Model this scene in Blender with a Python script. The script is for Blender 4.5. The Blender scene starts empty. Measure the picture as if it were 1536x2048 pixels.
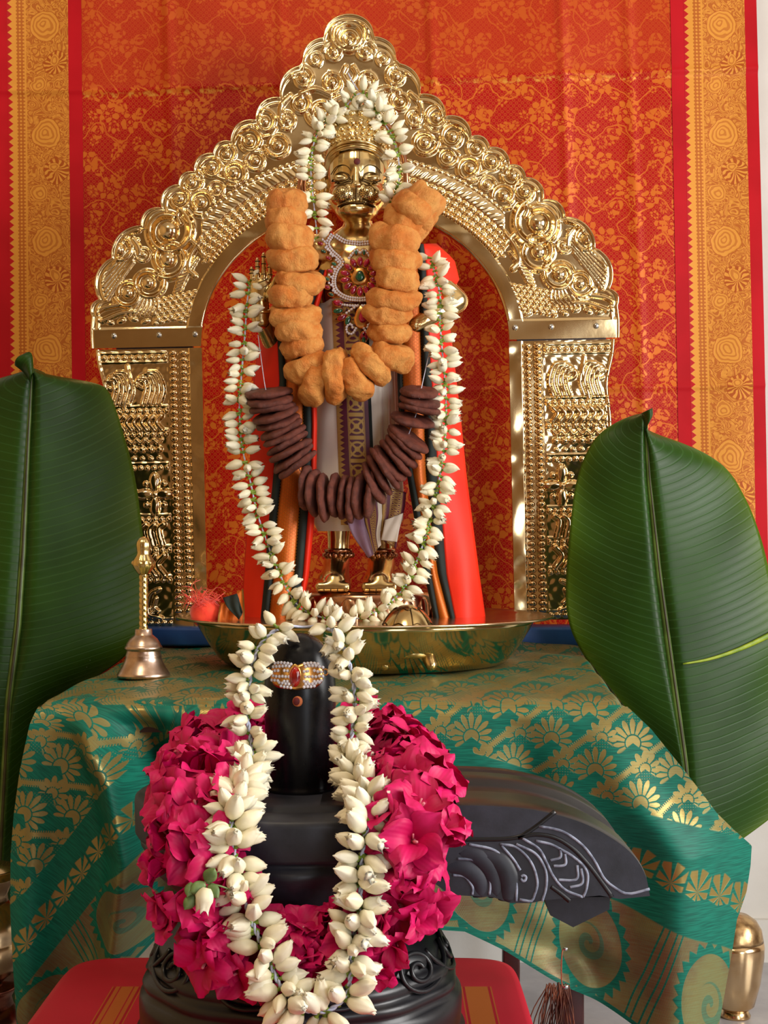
import bpy, bmesh, math, random
import numpy as np
from mathutils import Vector, Matrix, Quaternion, noise

# ------------------------------------------------------------------ camera, light, exposure
scene = bpy.context.scene
C = scene.collection
FPX, CX, HY, CAMZ = 2900.0, 768.0, 1075.0, 0.70     # focal length in px, centre column, horizon row, camera height

cam_data = bpy.data.cameras.new('camera'); cam = bpy.data.objects.new('camera', cam_data); C.objects.link(cam)
cam.location = (0, 0, CAMZ); cam.rotation_euler = (math.pi / 2, 0, 0)
cam_data.sensor_width = 36; cam_data.lens = 36 * FPX / 2048
cam_data.shift_y = (HY - 1024) / 2048
cam_data.clip_start = 0.02
scene.camera = cam

vs = scene.view_settings
vs.view_transform = 'Standard'; vs.look = 'None'; vs.gamma = 1; vs.exposure = 0.55; vs.use_curve_mapping = False

world = bpy.data.worlds.new('outdoor_sky'); scene.world = world; world.use_nodes = True
world.node_tree.nodes['Background'].inputs[0].default_value = (0.75, 0.85, 1.0, 1)
world.node_tree.nodes['Background'].inputs[1].default_value = 1.0

def area(name, loc, rot, sx, sy, power, col):
    l = bpy.data.lights.new(name, 'AREA'); l.shape = 'RECTANGLE'; l.size = sx; l.size_y = sy
    l.energy = power; l.color = col
    o = bpy.data.objects.new(name, l); C.objects.link(o); o.location = loc; o.rotation_euler = rot
    return o
# window daylight from the right wall; door opening and ceiling lights are added fill
area('window_daylight', (2.14, 0.45, 1.25), (0, math.radians(90), 0), 1.30, 1.50, 54, (1.0, 0.97, 0.93))
area('doorway_fill', (1.62, -2.34, 1.15), (math.radians(90), 0, 0), 0.86, 1.70, 17, (0.95, 0.97, 1.0))
area('ceiling_fill', (-0.5, 0.4, 2.50), (0, 0, 0), 0.5, 0.5, 10, (1.0, 0.82, 0.58))

scene.cycles.max_bounces = 5; scene.cycles.diffuse_bounces = 3; scene.cycles.glossy_bounces = 3; scene.cycles.transmission_bounces = 2
R = random.Random(7)
NP = np.random.RandomState(11)

# ------------------------------------------------------------------ helpers
def W(px, py, d):
    """world point on the photograph's pixel at distance d"""
    return np.array([(px - CX) / FPX * d, d, CAMZ - (py - HY) / FPX * d])
def wl(px, d): return px / FPX * d                     # pixel length at distance d, in metres

def tag(o, label=None, cat=None, group=None, kind=None):
    if label: o['label'] = label
    if cat: o['category'] = cat
    if group: o['group'] = group
    if kind: o['kind'] = kind
    return o
def offset(o):
    v = np.zeros(3)
    while o is not None:
        v = v + np.array(o.location); o = o.parent
    return v
def thing(name, label, cat, loc, group=None):
    o = bpy.data.objects.new(name, None); C.objects.link(o); o.empty_display_size = 0.02
    o.location = tuple(float(x) for x in loc)
    return tag(o, label, cat, group)
def mesh_data(name, V, F, mat=None, smooth=True, uvs=None):
    me = bpy.data.meshes.new(name)
    V = np.asarray(V, dtype=float)
    me.from_pydata([tuple(v) for v in V.tolist()], [], [tuple(f) for f in F])
    if smooth:
        me.polygons.foreach_set('use_smooth', np.ones(len(me.polygons), dtype=bool))
    if uvs:
        li = np.empty(len(me.loops), dtype=np.int32); me.loops.foreach_get('vertex_index', li)
        for k, uv in uvs.items():
            lay = me.uv_layers.new(name=k)
            lay.data.foreach_set('uv', np.asarray(uv, dtype=np.float32)[li].ravel())
    if mat is not None: me.materials.append(mat)
    me.update()
    return me
def place(name, me, parent=None, loc=None, mtx=None):
    o = bpy.data.objects.new(name, me); C.objects.link(o)
    if parent is not None: o.parent = parent
    if mtx is not None: o.matrix_basis = mtx
    elif loc is not None: o.location = loc
    return o
def mk(name, V, F, mat, parent=None, smooth=True, uvs=None, origin=None):
    """mesh object from world-space vertices"""
    V = np.asarray(V, dtype=float)
    if parent is None:
        og = np.array(origin if origin is not None else [V[:, 0].mean(), V[:, 1].mean(), V[:, 2].min()])
        o = place(name, mesh_data(name, V - og, F, mat, smooth, uvs)); o.location = tuple(og)
        return o
    return place(name, mesh_data(name, V - offset(parent), F, mat, smooth, uvs), parent)

def grid_faces(nr, nc, wrap=False):
    F = []
    for i in range(nr - 1):
        for j in range(nc if wrap else nc - 1):
            k = (j + 1) % nc
            F.append((i * nc + j, i * nc + k, (i + 1) * nc + k, (i + 1) * nc + j))
    return F
def join(*parts):
    V, F = [], []
    n = 0
    for v, f in parts:
        v = np.asarray(v, dtype=float); V.append(v); F += [tuple(i + n for i in q) for q in f]; n += len(v)
    return np.vstack(V), F
def box(x0, x1, y0, y1, z0, z1):
    V = [(x, y, z) for z in (z0, z1) for y in (y0, y1) for x in (x0, x1)]
    return V, [(0, 2, 3, 1), (4, 5, 7, 6), (0, 1, 5, 4), (2, 6, 7, 3), (0, 4, 6, 2), (1, 3, 7, 5)]
def bevel_box(x0, x1, y0, y1, z0, z1, b):
    bm = bmesh.new(); V, F = box(x0, x1, y0, y1, z0, z1)
    vs_ = [bm.verts.new(v) for v in V]
    for f in F: bm.faces.new([vs_[i] for i in f])
    bmesh.ops.bevel(bm, geom=list(bm.edges), offset=b, segments=3, profile=0.5, affect='EDGES')
    bm.verts.index_update()
    r = np.array([v.co[:] for v in bm.verts]), [tuple(v.index for v in f.verts) for f in bm.faces]
    bm.free(); return r
def lathe(prof, c=(0, 0, 0), seg=48, fn=None):
    """prof: list of (r, z); fn(theta, r, z, i) -> r"""
    th = np.linspace(0, 2 * np.pi, seg, endpoint=False)
    V = []
    for i, (r, z) in enumerate(prof):
        rr = np.full(seg, r) if fn is None else fn(th, r, z, i)
        V.append(np.stack([c[0] + rr * np.cos(th), c[1] + rr * np.sin(th), np.full(seg, c[2] + z)], 1))
    V = np.vstack(V)
    return V, grid_faces(len(prof), seg, True) + ([tuple(range(seg))[::-1]] if prof[0][0] > 1e-6 else []) + ([tuple(range((len(prof) - 1) * seg, len(prof) * seg))] if prof[-1][0] > 1e-6 else [])
def resample(P, n):
    P = np.asarray(P, float); s = np.concatenate([[0], np.cumsum(np.linalg.norm(np.diff(P, axis=0), axis=1))])
    t = np.linspace(0, s[-1], n)
    return np.stack([np.interp(t, s, P[:, k]) for k in range(P.shape[1])], 1), s[-1]
def spline(P, n, closed=False):
    """Catmull-Rom through P, then evenly resampled to n points"""
    P = np.asarray(P, float)
    Q = np.vstack([P[-1:], P, P[:2]]) if closed else np.vstack([2 * P[0] - P[1], P, 2 * P[-1] - P[-2]])
    out = []
    for i in range(1, len(Q) - 2):
        for t in np.linspace(0, 1, 14, endpoint=False):
            a, b, c, d = Q[i - 1], Q[i], Q[i + 1], Q[i + 2]
            out.append(0.5 * (2 * b + (c - a) * t + (2 * a - 5 * b + 4 * c - d) * t * t + (3 * b - a - 3 * c + d) * t ** 3))
    out.append(Q[-2])
    return resample(np.array(out), n)[0]
def tube(P, r, seg=8, cap=True, flat=1.0, up=(0, 0, 1), closed=False):
    P = np.asarray(P, float); n = len(P)
    r = np.full(n, r) if np.isscalar(r) else np.asarray(r, float)
    T = np.gradient(P, axis=0)
    if closed: T = np.roll(P, -1, 0) - np.roll(P, 1, 0)
    T /= np.maximum(np.linalg.norm(T, axis=1, keepdims=True), 1e-9)
    u = np.array(up, float); 
    if abs(T[0] @ u) > 0.9: u = np.array([1.0, 0, 0])
    a = np.cross(T[0], u); a /= np.linalg.norm(a)
    V = []
    th = np.linspace(0, 2 * np.pi, seg, endpoint=False)
    for i in range(n):
        a = a - T[i] * (a @ T[i]); a /= max(np.linalg.norm(a), 1e-9); b = np.cross(T[i], a)
        V.append(P[i] + r[i] * (np.cos(th)[:, None] * a + flat * np.sin(th)[:, None] * b))
    F = grid_faces(n, seg, True)
    if closed: F += [((n - 1) * seg + j, (n - 1) * seg + (j + 1) % seg, (j + 1) % seg, j) for j in range(seg)]
    elif cap: F += [tuple(range(seg))[::-1], tuple(range((n - 1) * seg, n * seg))]
    return np.vstack(V), F
def ellipsoid(c, rx, ry, rz, ns=20, nr=12):
    V = [(c[0], c[1], c[2] + rz)]; F = []
    for i in range(1, nr):
        ph = math.pi * i / nr
        for j in range(ns):
            th = 2 * math.pi * j / ns
            V.append((c[0] + rx * math.sin(ph) * math.cos(th), c[1] + ry * math.sin(ph) * math.sin(th), c[2] + rz * math.cos(ph)))
    V.append((c[0], c[1], c[2] - rz)); e = len(V) - 1
    for j in range(ns): F.append((0, 1 + j, 1 + (j + 1) % ns))
    for i in range(nr - 2):
        for j in range(ns):
            a = 1 + i * ns; F.append((a + j, a + ns + j, a + ns + (j + 1) % ns, a + (j + 1) % ns))
    a = 1 + (nr - 2) * ns
    for j in range(ns): F.append((a + j, e, a + (j + 1) % ns))
    return np.array(V), F
def capsule(p0, p1, r0, r1, flat=1.0, up=(0, 0, 1)):
    p0 = np.array(p0, float); p1 = np.array(p1, float); d = p1 - p0; L = np.linalg.norm(d); d = d / L
    P, rr = [], []
    for k in range(5, -1, -1):
        a = k / 5 * math.pi / 2 * 0.98; P.append(p0 - d * r0 * math.sin(a)); rr.append(r0 * math.cos(a))
    for k in range(0, 6):
        a = k / 5 * math.pi / 2 * 0.98; P.append(p1 + d * r1 * math.sin(a)); rr.append(r1 * math.cos(a))
    return tube(P, rr, 14, True, flat, up)
def fuse(shapes, voxel, smooth=4):
    """one continuous surface from overlapping closed shapes"""
    V, F = join(*shapes)
    me = bpy.data.meshes.new('fuse'); me.from_pydata([tuple(v) for v in V.tolist()], [], F)
    o = bpy.data.objects.new('fuse', me); C.objects.link(o)
    m = o.modifiers.new('r', 'REMESH'); m.mode = 'VOXEL'; m.voxel_size = voxel
    m2 = o.modifiers.new('s', 'SMOOTH'); m2.iterations = smooth; m2.factor = 0.5
    dg = bpy.context.evaluated_depsgraph_get(); ev = o.evaluated_get(dg).to_mesh()
    VV = np.empty(len(ev.vertices) * 3); ev.vertices.foreach_get('co', VV)
    FF = [tuple(p.vertices) for p in ev.polygons]
    VV = VV.reshape(-1, 3).copy()
    o.evaluated_get(dg).to_mesh_clear(); bpy.data.objects.remove(o); bpy.data.meshes.remove(me)
    return VV, FF
def prism(poly, d0, d1):
    """poly: list of (x, z) outline, extruded from y=d0 to y=d1"""
    n = len(poly)
    V = [(x, d0, z) for x, z in poly] + [(x, d1, z) for x, z in poly]
    F = [tuple(range(n)), tuple(range(n, 2 * n))[::-1]] + [(i, n + i, n + (i + 1) % n, (i + 1) % n) for i in range(n)]
    return np.array(V), F
def frame_mtx(loc, zdir, ydir=None, scale=(1, 1, 1), spin=0.0):
    z = Vector(zdir).normalized()
    y = Vector(ydir) if ydir is not None else Vector((0, 0, 1))
    if abs(z.dot(y.normalized())) > 0.98: y = Vector((1, 0, 0))
    x = y.cross(z).normalized(); y = z.cross(x)
    m = Matrix((x, y, z)).transposed()
    return Matrix.Translation(Vector(loc)) @ m.to_4x4() @ Matrix.Rotation(spin, 4, 'Z') @ Matrix.Diagonal((*scale, 1))

# ------------------------------------------------------------------ node expressions
class Ex:
    """a value in a node tree; arithmetic on it adds Math nodes"""
    def __init__(s, nt, v): s.nt, s.v = nt, v
    def op(s, o, *a, clamp=False):
        n = s.nt.nodes.new('ShaderNodeMath'); n.operation = o; n.use_clamp = clamp
        for i, x in enumerate((s,) + a):
            x = x.v if isinstance(x, Ex) else x
            if isinstance(x, (int, float)): n.inputs[i].default_value = float(x)
            else: s.nt.links.new(x, n.inputs[i])
        return Ex(s.nt, n.outputs[0])
    def __add__(s, o): return s.op('ADD', o)
    __radd__ = __add__
    def __sub__(s, o): return s.op('SUBTRACT', o)
    def __rsub__(s, o): return Ex(s.nt, o).op('SUBTRACT', s)
    def __mul__(s, o): return s.op('MULTIPLY', o)
    __rmul__ = __mul__
    def __truediv__(s, o): return s.op('DIVIDE', o)
    def __rtruediv__(s, o): return Ex(s.nt, o).op('DIVIDE', s)
    def __neg__(s): return s.op('MULTIPLY', -1.0)
    def abs(s): return s.op('ABSOLUTE')
    def sin(s): return s.op('SINE')
    def cos(s): return s.op('COSINE')
    def fract(s): return s.op('FRACT')
    def floor(s): return s.op('FLOOR')
    def sqrt(s): return s.op('SQRT')
    def pow(s, e): return s.op('POWER', e)
    def max(s, o): return s.op('MAXIMUM', o)
    def min(s, o): return s.op('MINIMUM', o)
    def gt(s, o): return s.op('GREATER_THAN', o)
    def lt(s, o): return s.op('LESS_THAN', o)
    def atan2(s, o): return s.op('ARCTAN2', o)
    def sat(s): return s.op('ADD', 0.0, clamp=True)
    def step(s, a, b):
        """smooth step from a to b"""
        n = s.nt.nodes.new('ShaderNodeMapRange'); n.interpolation_type = 'SMOOTHSTEP'
        n.inputs[1].default_value = a; n.inputs[2].default_value = b
        if a > b:
            n.inputs[1].default_value = b; n.inputs[2].default_value = a; n.inputs[3].default_value = 1; n.inputs[4].default_value = 0
        s.nt.links.new(s.v, n.inputs[0]); return Ex(s.nt, n.outputs[0])
class Mat:
    def __init__(s, name, rough=0.5, metal=0.0, color=(0.5, 0.5, 0.5), spec=0.5, sheen=0.0, coat=0.0, sss=0.0, trans=0.0):
        m = bpy.data.materials.new(name); m.use_nodes = True; s.m = m; s.nt = m.node_tree
        s.b = s.nt.nodes['Principled BSDF']
        s.set('Base Color', (*color, 1)); s.set('Roughness', rough); s.set('Metallic', metal); s.set('Specular IOR Level', spec)
        if sheen: s.set('Sheen Weight', sheen)
        if coat: s.set('Coat Weight', coat); s.set('Coat Roughness', 0.1)
        if sss: s.set('Subsurface Weight', sss); s.set('Subsurface Radius', (0.006, 0.004, 0.002)); s.set('Subsurface Scale', 1.0)
        if trans: s.set('Transmission Weight', trans)
    def set(s, k, v):
        if isinstance(v, Ex): v = v.v
        if hasattr(v, 'is_output'): s.nt.links.new(v, s.b.inputs[k])
        else: s.b.inputs[k].default_value = v
        return s
    def uv(s, name):
        n = s.nt.nodes.new('ShaderNodeUVMap'); n.uv_map = name
        x = s.nt.nodes.new('ShaderNodeSeparateXYZ'); s.nt.links.new(n.outputs[0], x.inputs[0])
        return Ex(s.nt, x.outputs[0]), Ex(s.nt, x.outputs[1])
    def obj(s):
        n = s.nt.nodes.new('ShaderNodeTexCoord'); x = s.nt.nodes.new('ShaderNodeSeparateXYZ'); s.nt.links.new(n.outputs['Object'], x.inputs[0])
        return [Ex(s.nt, x.outputs[i]) for i in range(3)]
    def rnd(s):
        n = s.nt.nodes.new('ShaderNodeObjectInfo'); return Ex(s.nt, n.outputs['Random'])
    def vec(s, x, y, z=0.0):
        n = s.nt.nodes.new('ShaderNodeCombineXYZ')
        for i, v in enumerate((x, y, z)):
            if isinstance(v, Ex): s.nt.links.new(v.v, n.inputs[i])
            else: n.inputs[i].default_value = v
        return n.outputs[0]
    def noise(s, scale=10, detail=3, rough=0.5, vec=None, dist=0.0):
        n = s.nt.nodes.new('ShaderNodeTexNoise'); n.inputs['Scale'].default_value = scale; n.inputs['Detail'].default_value = detail
        n.inputs['Roughness'].default_value = rough; n.inputs['Distortion'].default_value = dist
        if vec is None:
            t = s.nt.nodes.new('ShaderNodeTexCoord'); vec = t.outputs['Object']
        s.nt.links.new(vec, n.inputs['Vector']); return Ex(s.nt, n.outputs[0])
    def voro(s, scale, vec=None, feature='F1', rand=1.0):
        n = s.nt.nodes.new('ShaderNodeTexVoronoi'); n.feature = feature; n.inputs['Scale'].default_value = scale; n.inputs['Randomness'].default_value = rand
        if vec is None:
            t = s.nt.nodes.new('ShaderNodeTexCoord'); vec = t.outputs['Object']
        s.nt.links.new(vec, n.inputs['Vector']); return Ex(s.nt, n.outputs[0])
    def mix(s, f, a, b):
        n = s.nt.nodes.new('ShaderNodeMix'); n.data_type = 'RGBA'
        if isinstance(f, Ex): s.nt.links.new(f.v, n.inputs[0])
        else: n.inputs[0].default_value = f
        for k, c in ((6, a), (7, b)):
            if hasattr(c, 'is_output'): s.nt.links.new(c, n.inputs[k])
            else: n.inputs[k].default_value = (*c, 1)
        return n.outputs[2]
    def bump(s, h, strength=0.3, dist=0.001):
        n = s.nt.nodes.new('ShaderNodeBump'); n.inputs['Strength'].default_value = strength; n.inputs['Distance'].default_value = dist
        s.nt.links.new(h.v, n.inputs['Height']); s.nt.links.new(n.outputs[0], s.b.inputs['Normal']); return s
def lin(r, g, b):
    f = lambda c: (c / 255 / 12.92) if c <= 10 else ((c / 255 + 0.055) / 1.055) ** 2.4
    return (f(r), f(g), f(b))
def simple(name, c1, c2=None, scale=30, rough=0.5, metal=0.0, bump=0.0, bdist=0.001, bscale=None, drough=0.0, **k):
    """two-tone noise material"""
    M = Mat(name, rough, metal, **k)
    c2 = c2 or tuple(x * 0.8 for x in c1)
    n = M.noise(scale, 4)
    M.set('Base Color', M.mix(n.step(0.35, 0.65), c1, c2))
    if drough: M.set('Roughness', rough + (M.noise(scale * 0.7, 4) - 0.5) * drough)
    if bump: M.bump(M.noise(bscale or scale * 3, 4), bump, bdist)
    return M

# ------------------------------------------------------------------ materials of the setting and cloths
M_wall = simple('painted_wall', lin(226, 222, 214), lin(216, 211, 202), 6, 0.8, bump=0.15, bscale=160).m
M_wallw = simple('ochre_wall', lin(150, 122, 86), lin(132, 104, 70), 3, 0.8).m
M_walll = simple('warm_cream_wall', lin(196, 164, 116), lin(180, 148, 100), 3, 0.8).m
M_ceil = simple('ceiling_paint', lin(205, 192, 172), lin(192, 178, 158), 4, 0.85).m
M_dark = simple('dark_wood', (0.05, 0.018, 0.012), (0.025, 0.01, 0.008), 25, 0.4).m
Mf = Mat('polished_stone_floor', 0.25); n = Mf.noise(4, 6, 0.6)
Mf.set('Base Color', Mf.mix(n.step(0.3, 0.7), lin(150, 148, 152), lin(186, 184, 186))); M_floor = Mf.m

def silk_backdrop():
    M = Mat('red_gold_brocade_silk', 0.55, spec=0.18)
    x, y = M.uv('px')                                   # units: hundreds of pixels of the cloth's weave (about 8 cm)
    x = x * 100.0; y = y * 100.0
    a = (x + y) / 11.5; b = (x - y) / 11.5
    fa = a.fract() - 0.5; fb = b.fract() - 0.5
    r = (fa * fa + fb * fb).sqrt()
    rings = (r - 0.30).abs().step(0.14, 0.05)
    vec = M.vec(x / 100.0, y / 100.0)
    wob = M.noise(2.6, 2, 0.5, vec) - 0.5
    # flower sprays in half-drop repeat
    def spray(x, y, w, h, ph, petals, Rr):
        i = (x / w).floor(); lx = ((x / w).fract() - 0.5) * w
        ly = ((y / h + i * 0.5 + ph).fract() - 0.5) * h
        th = lx.atan2(ly); rr = (lx * lx + ly * ly).sqrt()
        pet = (th * (petals / 2.0)).cos().abs()
        edge = (0.45 + pet.pow(0.6) * 0.55) * Rr
        m = (edge - rr).step(0.0, 2.5)
        vein = (rr / Rr * 9.0 + pet * 2).sin().step(-0.9, -0.5)
        core = (rr - Rr * 0.22).abs().step(2.5, 1.0)
        return m * vein * (1.0 - core)
    x2 = x + wob * 26.0; y2 = y + (M.noise(2.3, 2, 0.5, M.vec(y / 100.0, x / 100.0)) - 0.5) * 30.0
    f1 = spray(x2, y2, 86.0, 150.0, 0.0, 7, 26.0)
    f2 = spray(x2 + 43.0, y2 + 20.0, 86.0, 150.0, 0.23, 5, 22.0)
    f3 = spray(x2 + 22.0, y2 + 66.0, 86.0, 75.0, 0.1, 3, 15.0)
    f4 = spray(x2 + 64.0, y2 + 40.0, 86.0, 75.0, 0.6, 4, 14.0).max(spray(x2 + 10.0, y2 + 30.0, 43.0, 50.0, 0.3, 6, 11.0)).max(spray(x2 - 30.0, y2 - 10.0, 60.0, 64.0, 0.7, 9, 13.0) * 0.8)
    vine = ((y2 + (x2 / 13.7).sin() * 16.0) / 75.0).fract() - 0.5
    vl = (vine * 75.0).abs().step(2.4, 0.8)
    vine2 = ((x2 + (y2 / 17.0).sin() * 18.0) / 86.0).fract() - 0.5
    vl2 = (vine2 * 86.0).abs().step(2.0, 0.6)
    fl = f1.max(f2).max(f3).max(f4).max(vl).max(vl2)
    pat = (fl * 0.95).max(rings * 0.42)
    top = (y + x * 0.036 - 186.0).step(4.0, -6.0)          # the folded-over length above shows the blurred reverse
    dull = M.noise(0.9, 3, 0.55, vec)
    pat = (pat * (1.0 - top * 0.55) + top * 0.18) * (0.72 + dull * 0.5)
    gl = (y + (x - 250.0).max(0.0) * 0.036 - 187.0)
    glint = (gl - 3.0).abs().step(7.0, 2.0) * M.noise(5.0, 3, 0.6, vec).step(0.48, 0.62)  # bright glint along the fold, painted into colour and metallic
    weave = ((x * 2.2).sin() * 0.5 + 0.5) * 0.06
    col = M.mix((pat - weave).sat(), lin(176, 12, 8), lin(214, 112, 34))
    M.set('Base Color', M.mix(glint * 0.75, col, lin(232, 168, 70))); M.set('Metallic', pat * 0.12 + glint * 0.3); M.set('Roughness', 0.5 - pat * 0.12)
    M.bump(pat, 0.25, 0.0006)
    return M.m
def silk_border():
    M = Mat('gold_zari_border', 0.45, spec=0.25)
    u, v = M.uv('strip')                                # u 0..1 across from the toothed edge, v in hundreds of px
    x = u * 122.0; y = v * 100.0
    x0_ = x; jit = (M.noise(1.2, 2, 0.5, M.vec(u * 3.0, v * 2.5)) - 0.5) * 26.0
    tooth = ((y / 14.5).fract() - 0.5).abs() * 2.0
    inside = (x - tooth * 9.0).step(0.0, 2.0)
    chain = ((x - 26.0).abs().step(9.0, 7.0)) * ((((y / 7.2).fract() - 0.5).abs() + ((x / 7.2).fract() - 0.5).abs()).step(0.30, 0.42))
    ly = (((y + jit) / 216.0).fract() - 0.5) * 216.0; xw = x + jit * 0.7
    def arcs(cx, cy, R, k, lo=0.45):
        dx = xw - cx; dy = ly - cy; rr = (dx * dx + dy * dy).sqrt()
        return (rr - R).step(1.0, -1.0) * ((rr / k).sin().step(-0.55, 0.1) * (1.0 - lo) + lo), rr
    p1, r1 = arcs(74.0, -58.0, 30.0, 1.3)
    p2, r2 = arcs(92.0, 10.0, 10.0, 1.3)
    dx = xw - 96.0; dy = ly - 18.0
    rays = ((dy.atan2(dx) * 13.0).sin().step(-0.2, 0.5)) * ((dx * dx + dy * dy).sqrt().step(26.0, 24.0))
    p3, r3 = arcs(62.0, 62.0, 17.0, 1.2)
    wv = M.vec(x / 40.0, y / 40.0)
    swirl = (M.noise(1.5, 1, 0.5, wv, 1.6) * 44.0).sin().step(-0.6, 0.2) * (M.voro(5.0, wv).step(0.62, 0.30) * 0.35 + 0.65)
    body = swirl * 0.75 + 0.2
    for p, r_, Rr in ((p1, r1, 30.0), (rays, None, 0), (p2, r2, 10.0), (p3, r3, 17.0)):
        if r_ is None: m = (dx * dx + dy * dy).sqrt().step(27.0, 25.5)
        else: m = r_.step(Rr + 1.5, Rr)
        body = body * (1.0 - m) + p * m
    zone = x.step(36.0, 39.0)
    g = body * zone + (1.0 - zone) * (1.0 - chain * 0.8)
    gold = M.mix(g.sat(), lin(172, 82, 24), lin(222, 150, 58))
    col = M.mix(inside, lin(186, 12, 22), gold)
    M.set('Base Color', col); M.set('Metallic', inside * 0.15); M.set('Roughness', 0.42)
    M.bump(g * inside, 0.3, 0.0006)
    return M.m
def silk_plain():
    M = Mat('crimson_silk', 0.6, spec=0.18)
    n = M.noise(9, 3); M.set('Base Color', M.mix(n.step(0.3, 0.7), lin(178, 8, 22), lin(196, 16, 30))); M.bump(M.noise(400, 2), 0.1, 0.0003)
    return M.m
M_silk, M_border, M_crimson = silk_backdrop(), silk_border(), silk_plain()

# ------------------------------------------------------------------ the room
def struct(name, VF, mat, parent=None):
    o = mk(name, VF[0], VF[1], mat, parent, smooth=False)
    if parent is None: tag(o, kind='structure')
    return o
struct('floor', box(-2.0, 2.3, -2.5, 2.5, -0.1, 0.0), M_floor)
struct('ceiling', box(-2.0, 2.3, -2.5, 2.5, 2.6, 2.7), M_ceil)
struct('wall_back', box(-2.0, 2.3, 2.40, 2.5, 0, 2.6), M_wall)
struct('wall_left', box(-2.0, -1.9, -2.5, 2.40, 0, 2.6), M_walll)
struct('wall_right', join(box(2.2, 2.3, -2.5, -0.30, 0, 2.6), box(2.2, 2.3, 1.20, 2.40, 0, 2.6), box(2.2, 2.3, -0.30, 1.20, 0, 0.6), box(2.2, 2.3, -0.30, 1.20, 1.9, 2.6)), M_wallw)
struct('wall_front', join(box(-1.9, 1.15, -2.5, -2.4, 0, 2.6), box(2.10, 2.2, -2.5, -2.4, 0, 2.6), box(1.15, 2.10, -2.5, -2.4, 2.05, 2.6)), M_wallw)
wf = join(box(2.17, 2.24, -0.30, -0.26, 0.6, 1.9), box(2.17, 2.24, 1.16, 1.20, 0.6, 1.9), box(2.17, 2.24, -0.26, 1.16, 0.6, 0.64), box(2.17, 2.24, -0.26, 1.16, 1.86, 1.9), box(2.18, 2.22, 0.43, 0.47, 0.64, 1.86))
struct('window_1', wf, M_dark)
struct('door_1', join(box(1.15, 1.19, -2.42, -2.36, 0, 2.05), box(2.06, 2.10, -2.42, -2.36, 0, 2.05), box(1.19, 2.06, -2.42, -2.36, 2.01, 2.05)), M_dark)
struct('baseboard_back', box(-1.9, 2.2, 2.388, 2.40, 0, 0.07), M_wall)

# ------------------------------------------------------------------ red and gold silk hung on the wall
DB = 2.36
def flapline(x): return 187 - 0.036 * np.maximum(x - 250, 0) * 1.0
def dback(x, y):
    """distance of the hanging silk at cloth pixel (x, y): soft folds, creases and the folded-over upper length"""
    d = DB + 0.0035 * np.sin(x / 95.0 + 0.6 * np.sin(y / 300.0)) + 0.002 * np.sin(x / 38.0 + y / 240.0)
    for xc, a in ((1120, .004), (335, .003), (560, .002), (860, .003), (1255, .003)):
        d += -a * np.exp(-((x - xc - 0.02 * y) / 9.0) ** 2)
    t = flapline(x) - y
    d -= 0.0025 / (1 + np.exp(-t / 3.0)) + 0.0015 * np.exp(-((t - 5) / 6.0) ** 2)
    d -= 0.002 * np.exp(-((y - 800 + 0.02 * x) / 7.0) ** 2)
    return d
def bpx(xb, y): return xb + y * (0.008 + 0.014 * np.clip(xb / 1510.0, 0, 1))
def back_strip(name, x0, x1, nx, mat, parent, lift, ybot=1560, uvname='px'):
    ys = np.concatenate([np.linspace(-160, 90, 12, endpoint=False), np.linspace(90, 205, 60, endpoint=False), np.linspace(205, 770, 40, endpoint=False), np.linspace(770, 820, 24, endpoint=False), np.linspace(820, ybot, 40)])
    xs = np.linspace(x0, x1, nx)
    X, Y = np.meshgrid(xs, ys)
    PX = bpx(X, Y)
    D = dback(X, Y) - lift
    V = np.stack([(PX - CX) / FPX * DB, D, CAMZ - (Y - HY) / FPX * DB], -1).reshape(-1, 3)
    if uvname == 'px': uv = np.stack([X / 100, Y / 100], -1).reshape(-1, 2)
    else: uv = np.stack([(X - x0) / (x1 - x0), Y / 100], -1).reshape(-1, 2)
    return mk(name, V, grid_faces(len(ys), nx), mat, parent, uvs={uvname: uv}, origin=(0, DB, 0.1))
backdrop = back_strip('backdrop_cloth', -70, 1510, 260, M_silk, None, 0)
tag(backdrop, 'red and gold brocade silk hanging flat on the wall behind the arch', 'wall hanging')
back_strip('gold_border', 14, 136, 24, M_border, backdrop, 0.0012, uvname='strip')
back_strip('gold_border', 1366, 1488, 24, M_border, backdrop, 0.0012, uvname='strip')
back_strip('crimson_stripe', 136, 163, 8, M_crimson, backdrop, 0.0010)
back_strip('crimson_stripe', 1340, 1366, 8, M_crimson, backdrop, 0.0010)
back_strip('crimson_stripe', 1488, 1512, 8, M_crimson, backdrop, 0.0010)
back_strip('crimson_stripe', -72, 14, 14, M_crimson, backdrop, 0.0010)

# ------------------------------------------------------------------ table, green silk tablecloth
TZ = CAMZ - 0.165                                        # table top
TX0, TX1, TD0, TD1 = -0.348, 0.240, 1.475, 2.30
table = thing('altar_table', 'dark wooden table under the green silk cloth', 'table', (-0.04, 1.9, 0))
tp = [(TX0 + .006, TD0 + .006), (TX1 - .006, TD0 + .006), (TX1 + .062, TD1), (TX0 + .006, TD1)]
mk('table_top', [(x, y, z) for z in (TZ - 0.034, TZ - 0.004) for x, y in tp], [(3, 2, 1, 0), (4, 5, 6, 7), (0, 1, 5, 4), (1, 2, 6, 5), (2, 3, 7, 6), (3, 0, 4, 7)], M_dark, table, smooth=False)
M_redwood = simple('red_brown_wood', (0.10, 0.012, 0.012), (0.06, 0.01, 0.008), 30, 0.4).m
for x in (TX0 + 0.05, 0.196):
    for y in (TD0 + 0.05, TD1 - 0.06):
        mk('leg', *bevel_box(x - .013, x + .013, y - .013, y + .013, 0.0, TZ - 0.034, 0.003), M_redwood, table)

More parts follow.
